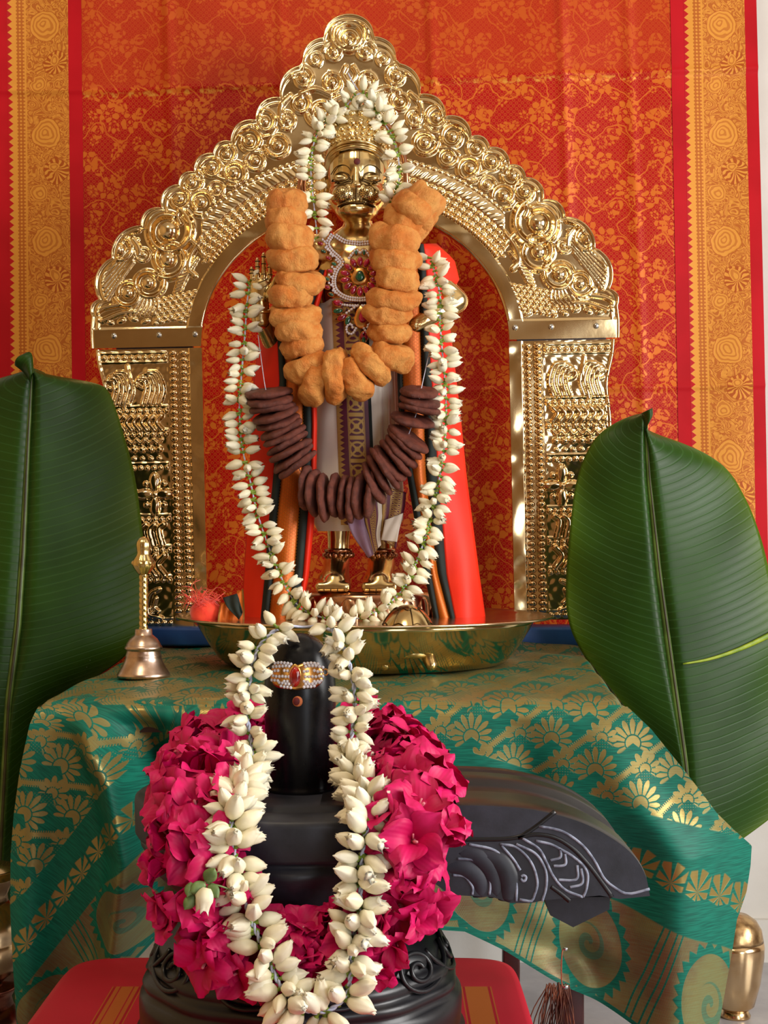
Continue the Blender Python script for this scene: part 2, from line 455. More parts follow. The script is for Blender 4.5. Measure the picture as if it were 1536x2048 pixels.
def green_silk():
    M = Mat('green_gold_silk', 0.55, spec=0.25)
    x, y = M.uv('flat'); hx, hw = M.uv('hem')            # metres
    ca, sa = math.cos(math.radians(36)), math.sin(math.radians(36))
    p = x * ca + y * sa; q = y * ca - x * sa
    Q, Pp = 0.050, 0.047
    # gold bands with a comb edge
    fq = (q / Q).fract() * Q
    band = (fq - 0.0045).abs().step(0.0042, 0.0034)
    comb = ((p / 0.0022).fract() - 0.5).abs().step(0.18, 0.30)
    band = band * ((fq - 0.0045).abs().step(0.0024, 0.0018).max(comb * 0.9))
    # fans standing upright between the bands
    def fan(off_p, off_q, Rr, n):
        j = ((q - off_q) / Q).floor(); lq = (((q - off_q) / Q).fract() - 0.5) * Q
        pp = p - off_p + j * 0.017
        lp = ((pp / Pp).fract() - 0.5) * Pp
        dx = lp * ca - lq * sa; dy = lp * sa + lq * ca + Rr * 0.30
        th = dx.atan2(dy); rr = (dx * dx + dy * dy).sqrt()
        pet = (th * (n / 2.0)).cos().abs()
        edge = (0.62 + pet * 0.38) * (0.86 + th.cos() * 0.14) * Rr
        m = (edge - rr).step(0.0, 0.0007)
        gap = (th * (n / 2.0)).cos().abs().step(0.30, 0.50).max(rr.step(Rr * 0.36, Rr * 0.30))
        core = (rr - Rr * 0.33).abs().step(0.0004, 0.0010)
        return m * gap * core * th.abs().step(2.3, 2.1)
    f = fan(0.0, 0.004, 0.0245, 15).max(fan(0.0235, 0.025, 0.0185, 11))
    dots = (((x / 0.0026).fract() - 0.5).abs() + ((y / 0.0026).fract() - 0.5).abs()).step(0.28, 0.16) * ((q / Q).fract() - 0.80).abs().step(0.14, 0.10)
    topm = hw.gt(0.5); stitch = ((p / 0.0030).fract() - 0.5).abs().step(0.06, 0.14)
    body = f.max(band).max(dots * 0.6).max((fq - 0.0100).abs().step(0.0120, 0.0110) * stitch * topm * 0.9)
    sheen_ = M.noise(26, 3, 0.6, M.vec(x, y)).step(0.35, 0.62) * 0.5 + 0.5  # patchy sheen of the gold thread put into the gold mask
    thread = sheen_ * ((y / 0.0011).fract() - 0.5).abs().step(0.44, 0.36) * 0.45 + 0.55   # weft lines in the metal thread
    # borders along the hem
    is_body = hw.step(0.196, 0.198)
    s = hw - 0.150
    wave = ((hx / 0.030).fract() - 0.5).abs() * 2.0
    scal = (s.abs() - (0.0135 - wave * 0.004)).step(0.0012, -0.0006)
    cut = ((hx / 0.030).fract() - 0.5); rr2 = (cut * cut * 0.0009 + (s + 0.004) * (s + 0.004)).sqrt()
    petal = ((cut * 0.03).atan2(s + 0.006) * 8.0).sin().step(-0.75, -0.2)
    leafgap = (wave - 0.9).step(0.06, -0.06)
    strip = scal * petal * leafgap
    inb = hw.step(0.1045, 0.1025)                        # broad brocade border
    px_ = ((hx / 0.135 + 0.31).fract() - 0.5) * 0.135; py_ = hw - 0.052
    bend = px_ + py_ * 0.30
    pr = (bend * bend + py_ * py_ * 0.72).sqrt()
    th = bend.atan2(py_)
    saw = ((th * 24 / 6.2832).fract() - 0.5).abs() * 0.012
    outer = (pr - 0.047 + saw).step(0.0008, -0.0008)
    inner = pr.step(0.0372, 0.0364)
    eye = (pr - 0.017).step(0.0006, -0.0006) * ((pr * 420.0 + th).sin().step(0.0, 0.3)) * 0.8
    twill = (((hx + hw * 0.8) / 0.0021).fract() - 0.5).abs().step(0.40, 0.30)
    lines = ((hx / 0.135 + 0.80).fract() - 0.5).abs()
    bars = ((lines * 0.135 - 0.010).abs().step(0.0011, 0.0006)).max((lines * 0.135 - 0.004).abs().step(0.0011, 0.0006))
    broc = (1.0 - outer + inner * outer) * (1.0 - eye * 0.75) * (1.0 - bars) * (twill * 0.4 + 0.6)
    edge_line = (hw - 0.0045).step(-0.0005, 0.0005)
    gold = body * is_body * thread + strip + inb * broc * edge_line * 0.68
    gold = gold.sat()
    red_cast = M.noise(14, 4, 0.6, M.vec(x, y))
    rowv = M.noise(900, 1, 0.5, M.vec(x * 0.06, y))
    g1 = M.mix(rowv.step(0.3, 0.7), lin(4, 86, 72), lin(12, 114, 94))
    red = inb * (hx - 0.06).step(0.30, 0.10) * 0.0
    gc = M.mix(inb * (red_cast.step(0.4, 0.65)), lin(178, 146, 78), lin(160, 92, 50))  # red reflection of the stool cloth mixed into the brocade gold colour
    M.set('Base Color', M.mix(gold * 0.76, g1, gc))
    M.set('Metallic', gold * 0.62); M.set('Roughness', 0.55 - gold * 0.2)
    M.bump(gold + rowv * 0.3, 0.35, 0.0005)
    return M.m
M_green = green_silk()

DF = 1.462                                               # distance of the hanging front
ly = np.array([1400, 1440, 1530, 1620, 1700, 1800, 1900, 2048, 2300]); lx = np.array([75, 60, 42, 30, 24, 24, 30, 42, 50])
ry = np.array([1400, 1450, 1530, 1620, 1660, 1700, 1740, 1790, 1840, 1900, 2048, 2300]); rx = np.array([1250, 1302, 1366, 1436, 1478, 1524, 1520, 1508, 1482, 1470, 1436, 1410])
hx_ = np.array([-100, 60, 150, 215, 330, 600, 930, 1010, 1180, 1270, 1450, 1600]); hy_ = np.array([2300, 2160, 2045, 1960, 1860, 1820, 1858, 1898, 2000, 2048, 2140, 2220])
def drape_fold(x, y):
    """how far the hanging silk comes forward (m)"""
    f = 0.0
    t = np.clip((y - 1405) / 420.0, 0, 1)
    c = np.interp(y, [1400, 1450, 1550, 1700, 1900, 2200], [150, 185, 232, 262, 240, 170])
    f = f + 0.050 * np.clip((y - 1405) / 90.0, 0, 1) * np.exp(-((x - c) / 34.0) ** 2)
    f = f - 0.045 * np.clip((y - 1405) / 110.0, 0, 1) * np.exp(-((x - c - 105) / 52.0) ** 2)
    f = f + 0.018 * t * np.exp(-((x - np.interp(y, [1400, 2100], [60, 60])) / 40.0) ** 2)
    f = f + 0.012 * t * np.sin((x - 500) / 120.0) * (x > 400)
    c2 = np.interp(y, [1400, 1560, 1700, 2000], [1035, 1060, 1120, 1190])
    f = f - 0.020 * np.clip((y - 1410) / 200.0, 0, 1) * np.exp(-((x - c2) / 48.0) ** 2)
    c3 = np.interp(y, [1400, 1560, 1700, 2000], [1180, 1250, 1340, 1330])
    f = f + 0.022 * np.clip((y - 1420) / 220.0, 0, 1) * np.exp(-((x - c3) / 60.0) ** 2)
    c4 = np.interp(y, [1400, 2100], [1270, 1250])
    f = f - 0.018 * np.clip((y - 1620) / 120.0, 0, 1) * np.exp(-((x - c4) / 70.0) ** 2)
    # pinned gathers running down to the right above the hem
    g = (y - 1880) * 0.80 - (x - 1020) * 0.42
    f = f + 0.007 * np.sin(g / 16.0) * np.exp(-((x - 1130) / 120.0) ** 2) * np.clip((y - 1800) / 120.0, 0, 1)
    f = f - 0.05 * np.clip((x - 1380) / 150.0, 0, 1) ** 1.5 * 1.0       # the right edge swings back around the corner
    return f
def warp(x, v):
    """saree is laid askew at the left front corner: turn the weave there"""
    cx, cy = -0.30, -0.05
    a = math.radians(42) * np.clip((-0.17 - x) / 0.09, 0, 1) * np.clip((-v + 0.005) / 0.03, 0, 1)
    X, Y = x - cx, v - cy
    return cx + X * np.cos(a) - Y * np.sin(a), cy + X * np.sin(a) + Y * np.cos(a)
NXD = 300
us = np.linspace(0, 1, NXD)
VV, UF, UH = [], [], []
ntop = 46
for k in range(ntop):                                    # the top, back to front
    t = k / (ntop - 1); d = TD1 + 0.0 - (TD1 - TD0) * t
    x0 = TX0 - 0.004; x1 = TX1 + 0.004 + 0.062 * (d - TD0) / (TD1 - TD0)
    xs = x0 + (x1 - x0) * us
    side = np.clip((np.abs(us - 0.5) - 0.485) / 0.015, 0, 1)
    z = TZ + 0.0012 * np.sin(xs * 60 + d * 25) + 0.0022 * np.exp(-((d - 2.16 + 0.05 * xs) / 0.02) ** 2) * np.exp(-((xs - 0.2) / 0.09) ** 2) * 5
    z = z - 0.010 * side ** 2 - 0.0025 * np.clip((t - 0.965) / 0.035, 0, 1) ** 2
    VV.append(np.stack([xs, np.full(NXD, d), z], 1))
    UF.append(np.stack([xs, np.full(NXD, (d - TD0) * 0.30)], 1)); UH.append(np.stack([xs, np.full(NXD, 1.0)], 1))
nfr = 190
for k in range(1, nfr + 1):                              # over the edge and down the front
    t = k / nfr
    y0 = 1404.0
    # columns run from the straight table edge into the fanned-out hem
    yc = np.interp(us, [0, 1], [y0, y0])
    xg = 60 + us * 1400
    for it in range(6):
        hem = np.interp(xg, hx_, hy_); y = yc + (hem - yc) * t
        xg = np.interp(y, ly, lx) * (1 - us) + np.interp(y, ry, rx) * us
    hem = np.interp(xg, hx_, hy_); y = yc + (hem - yc) * t
    drop = (y - y0) / 2000.0
    d = DF - drape_fold(xg, y) * np.clip(drop / 0.02, 0, 1) - 0.000 * np.exp(-drop / 0.01) + 0.012 * np.exp(-drop / 0.006)
    P = np.stack([(xg - CX) / FPX * DF, d, CAMZ - (y - HY) / FPX * DF - 0.004], 1)
    VV.append(P)
    fx, fv = warp(P[:, 0], -drop)
    UF.append(np.stack([fx, fv], 1))
    kk = np.interp(xg, [300, 600, 930, 1250, 1450], [1.0, 1.15, 1.08, 0.90, 0.82])
    UH.append(np.stack([P[:, 0] + drop * np.interp(xg, [300, 900], [-0.6, 0.35]), (hem - y) * kk / 2000.0], 1))
cloth = mk('tablecloth', np.vstack(VV), grid_faces(len(VV), NXD), M_green, None,
           uvs={'flat': np.vstack(UF), 'hem': np.vstack(UH)}, origin=(-0.04, 1.6, TZ - 0.2))
tag(cloth, 'green silk tablecloth with gold fan brocade draped over the altar table', 'tablecloth')
# the same silk falling over both sides of the table
for sx, x in ((-1, TX0 - 0.004), (1, TX1 + 0.004)):
    ds = np.linspace(TD0 + 0.01, TD1, 40); zs = np.linspace(0, 0.30, 24)
    Dg, Zg = np.meshgrid(ds, zs)
    Xg = x + (0.062 * (Dg - TD0) / (TD1 - TD0) if sx > 0 else 0) + sx * (0.002 + 0.010 * np.sin(Dg * 30) * Zg / 0.3 + 0.01 * Zg)
    V = np.stack([Xg, Dg, TZ - 0.008 - Zg], -1).reshape(-1, 3)
    uv = np.stack([Xg + sx * Zg, Dg - TD0], -1).reshape(-1, 2); uh = np.stack([Dg, np.full_like(Dg, 1.0)], -1).reshape(-1, 2)
    mk('side_fall', V, grid_faces(24, 40), M_green, cloth, uvs={'flat': uv, 'hem': uh})
# fringe of loose threads at the pinned hem
M_thread = simple('brown_fringe', lin(120, 62, 34), lin(70, 32, 20), 60, 0.6).m
fr = []
for k in range(46):
    a = W(1092 + R.uniform(0, 48), 1968 + R.uniform(-4, 10), DF - 0.012)
    b = a + np.array([R.uniform(-.020, .012), R.uniform(-.012, .004), -R.uniform(.05, .10)])
    m = (a + b) / 2 + np.array([R.uniform(-.008, .008), 0, 0])
    fr.append(tube(spline([a, m, b], 8), 0.0006, 4))
tag(mk('fringe', *join(*fr), M_thread, cloth), kind='stuff')

# ------------------------------------------------------------------ metals
def brass(name, c1, c2, rough=0.16, scale=40, drough=0.12, bump=0.0, bscale=200):
    return simple(name, c1, c2, scale, rough, 1.0, bump=bump, bdist=0.0006, bscale=bscale, drough=drough).m
M_arch = brass('polished_brass_sheet', (0.88, 0.68, 0.38), (0.82, 0.60, 0.31), 0.13, 18, 0.08, 0.12, 90)
M_bead = brass('brass_bead', (0.86, 0.64, 0.36), (0.78, 0.54, 0.28), 0.12, 60)
M_statue = brass('statue_brass', (0.80, 0.61, 0.30), (0.68, 0.48, 0.21), 0.20, 60, 0.12)
M_statue_dark = brass('dark_brass_engraving', (0.12, 0.075, 0.03), (0.07, 0.04, 0.02), 0.4, 80)
M_copper = brass('coppery_brass', (0.62, 0.34, 0.20), (0.48, 0.22, 0.12), 0.22, 40, 0.2)
M_bowl = brass('bowl_brass', (0.62, 0.50, 0.28), (0.55, 0.43, 0.22), 0.10, 25, 0.06)
M_rim = brass('bowl_rim_brass', (0.80, 0.62, 0.42), (0.70, 0.48, 0.30), 0.18, 30)
M_gold = brass('gold_plate', (0.80, 0.42, 0.13), (0.70, 0.34, 0.09), 0.25, 80)
M_bellcup = brass('worn_bell_metal', (0.66, 0.50, 0.40), (0.50, 0.34, 0.25), 0.30, 70, 0.25)
M_bellhandle = brass('yellow_brass_handle', (0.78, 0.60, 0.26), (0.68, 0.48, 0.18), 0.2, 70)
M_steel = brass('steel_pin', (0.6, 0.6, 0.6), (0.4, 0.4, 0.4), 0.25, 50)
M_blue = simple('blue_paint', lin(36, 92, 168), lin(28, 76, 150), 20, 0.5).m

# ------------------------------------------------------------------ blue plank under the arch
o = mk('plank', *bevel_box(-0.435, 0.362, 2.165, 2.262, TZ + 0.0025, TZ + 0.030, 0.004), M_blue)
tag(o, 'blue painted plank under the feet of the brass arch', 'plank')

# ------------------------------------------------------------------ embossed brass arch
DA = 2.205
def aw(u, v, h=0.0):
    """arch coordinates (px, v down) and relief height (px) -> world"""
    u = np.asarray(u, float); v = np.asarray(v, float)
    x = 697 + u + 0.0208 * (v - 28); y = v - 0.0208 * u
    return np.stack([(x - CX) / FPX * DA, DA - np.asarray(h) * DA / FPX + 0 * x, CAMZ - (y - HY) / FPX * DA], -1)
arch = thing('brass_arch', 'tall embossed golden brass arch with scalloped edge standing behind the statue', 'arch', (-0.045, DA, TZ + 0.031))
valley = [(50, 74), (92, 128), (140, 191), (190, 236), (241, 277), (277, 300), (316, 336), (348, 361), (382, 407), (425, 442), (484, 506), (511, 588), (526, 622)]
half = []
for (a, b) in zip(valley[:-1], valley[1:]):
    a, b = np.array(a, float), np.array(b, float); t = np.linspace(0, 1, 14, endpoint=False)[:, None]
    nrm = np.array([(b - a)[1], -(b - a)[0]]); L = np.linalg.norm(nrm); nrm /= L
    half.append(a + (b - a) * t + nrm * (0.26 * min(L, 75)) * np.sin(np.pi * t) ** 0.75)
half = np.vstack(half + [np.array([[526, 622], [529, 650], [528, 686]])])
cap = np.array([[50 * math.sin(a), 74 - 46 * math.cos(a) ** 0.9 if math.cos(a) > 0 else 74] for a in np.linspace(0, math.pi / 2, 14, endpoint=False)])
half = np.vstack([cap, half])                           # from apex (0, 28) down the right side
oc = np.array([0, 686.0])
ang = np.arctan2(half[:, 0], oc[1] - half[:, 1]); rad = np.hypot(half[:, 0], oc[1] - half[:, 1])
order = np.argsort(ang); ang, rad = ang[order], rad[order]
A_, B_ = 308.0, 270.0
def feature(H, u, v, cu, cv, Rr, amp=0.40, spin=1, ph=0.0, dome=0.46):
    dx, dy = u - cu, v - cv; r = np.hypot(dx, dy); th = (np.arctan2(dy, dx) * spin + ph) % (2 * np.pi)
    m = r < 1.35 * Rr
    dm = np.sqrt(np.clip(1 - (r / (dome * Rr)) ** 2, 0, 1)) * amp * Rr
    rs = Rr * (0.66 + 0.40 * th / (2 * np.pi))
    ring = np.exp(-((r - rs) / (0.13 * Rr)) ** 2) * 0.26 * Rr
    groove = -np.exp(-((r - 0.55 * Rr) / (0.10 * Rr)) ** 2) * 0.06 * Rr
    return np.where(m, np.maximum(H + groove, np.maximum(dm, ring)), H)
def ridge(H, u, v, P, w, h):
    """raised line through the points P"""
    P = spline(np.array(P, float), 40)
    best = np.full(u.shape, 1e9)
    lo, hi = P.min(0) - 3 * w, P.max(0) + 3 * w
    m = (u > lo[0]) & (u < hi[0]) & (v > lo[1]) & (v < hi[1])
    if not m.any(): return H
    uu, vv = u[m], v[m]; bb = np.full(uu.shape, 1e9)
    for p, q in zip(P[:-1], P[1:]):
        d = q - p; t = np.clip(((uu - p[0]) * d[0] + (vv - p[1]) * d[1]) / (d @ d + 1e-9), 0, 1)
        bb = np.minimum(bb, np.hypot(uu - p[0] - t * d[0], vv - p[1] - t * d[1]))
    best[m] = bb
    return np.maximum(H, np.sqrt(np.clip(1 - (best / w) ** 2, 0, 1)) * h)
def dome(H, u, v, cu, cv, ru, rv, h, rot=0.0):
    c, s = math.cos(rot), math.sin(rot); dx, dy = u - cu, v - cv
    a, b = (dx * c + dy * s) / ru, (-dx * s + dy * c) / rv
    return np.maximum(H, np.sqrt(np.clip(1 - a * a - b * b, 0, 1)) * h)
def arch_relief(u, v, sfrac, width):
    au = np.abs(u)
    q = np.sqrt((au / A_) ** 2 + ((686 - v) / B_) ** 2); rl = np.hypot(au, 686 - v) / np.maximum(q, 1e-6)
    e = (q - 1) * rl; arc = np.arctan2(686 - v, au * B_ / A_) * 288.0
    dout = (1 - sfrac) * width
    H = np.zeros_like(u)
    for (cu, cv, Rr, sp, ph) in ((369, 455, 46, 1, 2.0), (370, 512, 36, -1, 1.0), (467, 490, 27, 1, 0.5), (411, 558, 31, 1, 2.5), (452, 577, 27, -1, 0.3),
                                 (345, 390, 25, 1, 0), (303, 398, 26, -1, 1), (322, 358, 22, 1, 3), (280, 329, 23, 1, 0), (236, 342, 26, -1, 1), (250, 303, 19, 1, 2), (203, 278, 25, 1, 0.5), (192, 318, 20, -1, 0),
                                 (147, 288, 25, -1, 0), (172, 240, 22, 1, 1), (128, 238, 18, -1, 1), (93, 155, 22, 1, 0), (36, 165, 21, -1, 1), (100, 205, 20, 1, 2), (32, 104, 19, 1, 0), (68, 118, 14, -1, 2),
                                 (60, 225, 26, -1, 0), (270, 375, 16, 1, 0), (420, 500, 15, -1, 0)):
        H = feature(H, au, v, cu, cv, Rr, spin=sp, ph=ph)
    for cv, ru, rv in ((70, 36, 34), (74, 26, 24), (80, 14, 14)):                      # apex: nested ovals
        r = np.hypot(au / ru, (v - cv) / rv); H = np.maximum(H, np.exp(-((r - 1) * ru / 3.2) ** 2) * 7)
    H = dome(H, au, v, 0, 84, 9, 9, 9)
    for k in range(7):                                                              # leafy strands
        H = ridge(H, au, v, [(430 + k * 2, 470 + k * 9), (478, 520 + k * 9), (505 - k * 2, 545 + k * 9)], 3, 4) if k < 6 else H
        H = ridge(H, au, v, [(395 + k * 6, 588), (392 + k * 9, 606), (404 + k * 9, 622)], 3.2, 5)
        H = ridge(H, au, v, [(312 + 5 * k, 512 + 8 * k), (328 + 3 * k, 530 + 7 * k), (346 + 2 * k, 536 + 7 * k)], 3.5, 6)
    for i in range(6):                                                              # scales of the sea beast
        for j in range(7):
            H = dome(H, au, v, 318 + 12.5 * j + 6 * (i % 2), 578 + 9 * i + 2.5 * j, 5.5, 4.2, 5)
    for (P, w, h) in (([(300, 470), (322, 500), (330, 530), (318, 545)], 6, 8), ([(330, 470), (312, 486), (300, 500)], 5, 8), ([(470, 600), (500, 606), (520, 618)], 5, 6),
                      ([(440, 615), (470, 618), (505, 632)], 5, 6), ([(430, 452), (455, 458), (478, 468)], 6, 7), ([(440, 470), (430, 485), (428, 500)], 6, 6),
                      ([(8, 135), (14, 150), (6, 165)], 5, 6), ([(40, 190), (70, 178), (98, 186)], 5, 6), ([(12, 190), (40, 205), (44, 230)], 5, 6), ([(200, 250), (225, 262), (240, 285)], 5, 6),
                      ([(120, 190), (138, 210), (140, 232)], 5, 6), ([(300, 345), (318, 330), (322, 345)], 4, 6), ([(340, 412), (350, 425), (345, 440)], 5, 6), ([(150, 255), (160, 268), (175, 272)], 4, 5),
                      ([(225, 365), (260, 352), (275, 345)], 4, 5), ([(180, 300), (200, 302), (214, 312)], 4, 5)):
        H = ridge(H, au, v, P, w, h)
    for i in range(9): H = dome(H, au, v, 322 + 24 * i, 632 + 3 * math.sin(i * 2.1), 9, 4.5, 4, 0.3 * (-1) ** i)
    # bands that follow the opening, down to the beast's head
    inb = (e < 112) & (au < 302) & (v < 520 - 0.12 * (302 - au))
    HB = np.zeros_like(u)
    for ee, r, sp in ((44, 6.5, 14), (57, 6.5, 14), (70, 6.0, 14), (106, 3.2, 9)):
        k = (arc / sp) % 1.0 - 0.5; HB = np.maximum(HB, np.sqrt(np.clip(1 - (k * sp / r) ** 2 - ((e - ee) / r) ** 2, 0, 1)) * r * 0.9)
    lf = (arc / 27.0) % 1.0 - 0.5
    HB = np.maximum(HB, np.where((e > 77) & (e < 101), 3.5 * np.sqrt(np.clip(1 - ((e - 88) / 13) ** 2, 0, 1)) * (0.45 + 0.55 * np.cos(lf * 2 * np.pi + (e - 88) * 0.09) ** 2), 0))
    H = np.where(inb, HB, H)
    # plain rim round the opening, rolled outer edge
    H = np.where(e < 30, 3.0 * np.clip(e / 3.0, 0, 1) + 0.6 * np.sin(arc / 17.0 + 2 * np.sin(arc / 40.0)) * np.sin(e / 10.0), H)
    H = np.where((dout < 13), np.minimum(H, 2.0) * np.clip((dout - 8) / 5, 0, 1), H)
    H += 3.0 * np.exp(-((dout - 2.2) / 2.2) ** 2) + 2.4 * np.exp(-((dout - 14.5) / 2.2) ** 2)
    H = np.where(v > 645, np.where(dout > 5, 1.5, H) * np.clip((v - 645) / 4, 0, 1) + H * np.clip(1 - (v - 645) / 4, 0, 1), H)
    H += 1.2 * np.sin(u / 37.0 + 2 * np.sin(v / 50.0)) * np.sin(v / 43.0)
    return H
NPH, NS = 1000, 150
ph = np.linspace(-np.pi / 2, np.pi / 2, NPH); s = np.linspace(0, 1, NS)
PH, S = np.meshgrid(ph, s, indexing='ij')
r_in = 1 / np.sqrt((np.sin(PH) / A_) ** 2 + (np.cos(PH) / B_) ** 2)
r_out = np.interp(np.abs(PH), ang, rad)
RR = r_in + (r_out - r_in) * S
Ug, Vg = RR * np.sin(PH), 686 - RR * np.cos(PH)
Hg = arch_relief(Ug, Vg, S, r_out - r_in)
panel = mk('arch_panel', aw(Ug, Vg, Hg).reshape(-1, 3), grid_faces(NPH, NS), M_arch, arch)
def outline_slab(name, U, Vv, parent, h0, h1, mat):
    F_ = aw(U, Vv, h0); Bk = aw(U, Vv, h1); n = len(F_)
    return mk(name, np.vstack([F_, Bk]), [(i, i + 1, n + i + 1, n + i) for i in range(n - 1)], mat, parent, smooth=False)
outline_slab('edge_strip', Ug[:, -1], Vg[:, -1], arch, 0.5, -16, M_arch)
outline_slab('inner_edge_strip', Ug[:, 0], Vg[:, 0], arch, 0.5, -16, M_arch)

# pillars
def pillar_relief(a, v):
    """a: 0 at the inner edge to 212 at the outer edge (px), v: 690..1246"""
    H = np.zeros_like(a)
    H = np.where(a < 26, 3.0 + 0.7 * np.sin(v / 13.0 + 2 * np.sin(v / 37.0)) * np.sin(a / 9.0 + v / 60.0), H)
    x = a - 78
    for vv in (706, 813, 860, 927, 1030, 1092, 1152, 1238):
        r = 5.2; sp = 13.5; k = (a / sp) % 1.0 - 0.5
        H = np.where(a > 70, np.maximum(H, np.sqrt(np.clip(1 - (k * sp / r) ** 2 - ((v - vv) / r) ** 2, 0, 1)) * r), H)
        H = np.where(a > 70, np.maximum(H, 2.0 * np.exp(-((v - vv + 9) / 2.0) ** 2)), H)
        if vv == 706: H = np.where(a > 70, np.maximum(H, 2.0 * np.exp(-((v - vv - 9) / 2.0) ** 2)), H)
    for k in range(2):                                            # big scrolls under the top row
        c = 100 + 62 * k
        for j in range(5):
            H = ridge(H, a, v, [(c - 14 + 9 * j, 800), (c - 22 + 9 * j, 770), (c - 10 + 7 * j, 738 + 4 * j), (c + 10 + 5 * j, 735 + 4 * j)], 3.8, 7)
        H = feature(H, a, v, c + 16, 752, 17, spin=-1)
    H = ridge(H, a, v, [(150, 722), (146, 760), (158, 806)], 4, 7)
    for j in range(9):                                            # chevrons
        H = ridge(H, a, v, [(84 + 15 * j, 823), (94 + 15 * j, 836), (84 + 15 * j, 851)], 5.6, 8)
        H = ridge(H, a, v, [(84 + 18 * j, 1102), (98 + 18 * j, 1121), (84 + 18 * j, 1143)], 6.8, 9)
        H = ridge(H, a, v, [(84 + 18 * j, 1040), (94 + 18 * j, 1052), (88 + 18 * j, 1082)], 6.4, 8)
    for j in range(8):
        H = dome(H, a, v, 90 + 17 * j, 890, 8, 7, 7); H = ridge(H, a, v, [(84 + 17 * j, 870), (92 + 17 * j, 878), (100 + 17 * j, 872)], 3.5, 5)
        H = dome(H, a, v, 90 + 17 * j, 908, 5, 4, 4)
    for c in (100, 168):                                          # four-petal flowers
        for k in range(4):
            an = k * math.pi / 2; H = dome(H, a, v, c + 21 * math.cos(an), 980 + 24 * math.sin(an), 20, 11, 9, an)
            H = dome(H, a, v, c + 25 * math.cos(an + .785), 980 + 30 * math.sin(an + .785), 6, 6, 5)
        H = dome(H, a, v, c, 980, 7, 7, 9)
    for j in range(3):
        c = 92 + 44 * j
        H = ridge(H, a, v, [(c, 1228), (c + 26, 1218), (c + 22, 1182), (c + 4, 1170)], 5, 8)
        H = ridge(H, a, v, [(c + 6, 1214), (c + 14, 1205), (c + 10, 1188)], 4, 7)
        for i in range(7): H = dome(H, a, v, c + 34 - 3 * i, 1176 + 8 * i, 4, 3.5, 4)
    return H + 0.8 * np.sin(a / 23.0 + 2 * np.sin(v / 40.0)) + np.where(a > 70, 0.5 * np.sin(a / 4.0 + 1.5 * np.sin(v / 11.0)) * np.sin(v / 5.0), 0)
def outer_w(v): return 212 - 10 * np.clip((v - 690) / 140, 0, 1) - 9 * np.abs(np.sin((v - 690) / 30.0 * 0.55)) ** 3
bead_me = mesh_data('bead', *ellipsoid((0, 0, 0), 1, 1, 1, 12, 8), M_bead)
for sgn in (-1, 1):
    vv = np.linspace(689, 1246, 420); aa = np.linspace(0, 1, 150)
    Vp, Ap = np.meshgrid(vv, aa, indexing='ij'); Aw = Ap * outer_w(Vp)
    H = pillar_relief(Aw, Vp)
    dout = (1 - Ap) * outer_w(Vp); H = np.where(dout < 9, np.minimum(H, 1.0), H) + 3 * np.exp(-((dout - 3) / 2.5) ** 2)
    pil = mk('pillar_panel', aw(sgn * (307 + Aw), Vp, H - 1).reshape(-1, 3), grid_faces(420, 150), M_arch, arch)
    outline_slab('edge_strip', sgn * (307 + outer_w(vv)), vv, arch, 0, -16, M_arch)
    outline_slab('inner_edge_strip', np.full(420, sgn * 307.0), vv, arch, 2, -16, M_arch)
    base = offset(pil)
    for a, r, step in ((37, 8.0, 13.2), (57, 8.6, 13.2)):          # two upright strings of beads
        n = int((1240 - 698) / step)
        for k in range(n):
            p = aw(sgn * (307 + a), 699 + k * step, 2.5) - base
            rr = r * DA / FPX
            place('bead', bead_me, pil, mtx=Matrix.Translation(Vector(p)) @ Matrix.Diagonal((rr * 1.05, rr * 0.9, rr * 0.80, 1)))
for k in range(70):                                               # beads round the opening
    t = math.radians(34) + k / 69 * math.radians(112)
    e = 1 + 34 / 288
    p = aw(A_ * e * math.cos(t), 686 - B_ * e * math.sin(t), 3.5) - offset(panel)
    rr = 5.6 * DA / FPX
    place('bead', bead_me, panel, mtx=Matrix.Translation(Vector(p)) @ Matrix.Diagonal((rr, rr, rr, 1)))
rivet_me = mesh_data('rivet', *ellipsoid((0, 0, 0), 1, 0.6, 1, 12, 8), M_steel)
for sgn in (-1, 1):
    for u in (320, 392, 482):
        place('rivet', rivet_me, panel, mtx=Matrix.Translation(Vector(aw(sgn * u, 662, 3) - offset(panel))) @ Matrix.Scale(6 * DA / FPX, 4))
# flat back frame that carries the sheet
bk = []
for sgn in (-1, 1):
    p0, p1 = aw(sgn * 325, 640, -16), aw(sgn * 325, 1246, -16); p2, p3 = aw(sgn * 490, 1246, -16), aw(sgn * 490, 640, -16)
    x0, x1 = sorted((p0[0], p2[0])); bk.append(box(x0, x1, DA + 0.002, DA + 0.013, p1[2], p0[2]))
mk('back_frame', *join(*bk), M_dark, arch, smooth=False)

# ------------------------------------------------------------------ brass bowl
BX, BD = W(730, 1236, 1.90)[0], 1.90
bz = TZ + 0.002
bowl = thing('brass_bowl', 'wide shallow brass bowl holding the statue on the green cloth', 'bowl', (BX, BD, bz))
prof = [(0.0, 0.0), (0.175, 0.0), (0.183, 0.002), (0.192, 0.010), (0.204, 0.027), (0.214, 0.043), (0.219, 0.052), (0.222, 0.056)]
inner = [(0.219, 0.058), (0.212, 0.050), (0.202, 0.034), (0.190, 0.014), (0.181, 0.006), (0.172, 0.004), (0.0, 0.004)]
mk('bowl_body', *lathe(prof + inner, (BX, BD, bz), 96), M_bowl, bowl)
mk('rim', *lathe([(0.218, 0.055), (0.232, 0.0575), (0.2445, 0.0592), (0.2462, 0.0606), (0.2445, 0.0622), (0.232, 0.0605), (0.2185, 0.0585)], (BX, BD, bz), 96), M_rim, bowl)

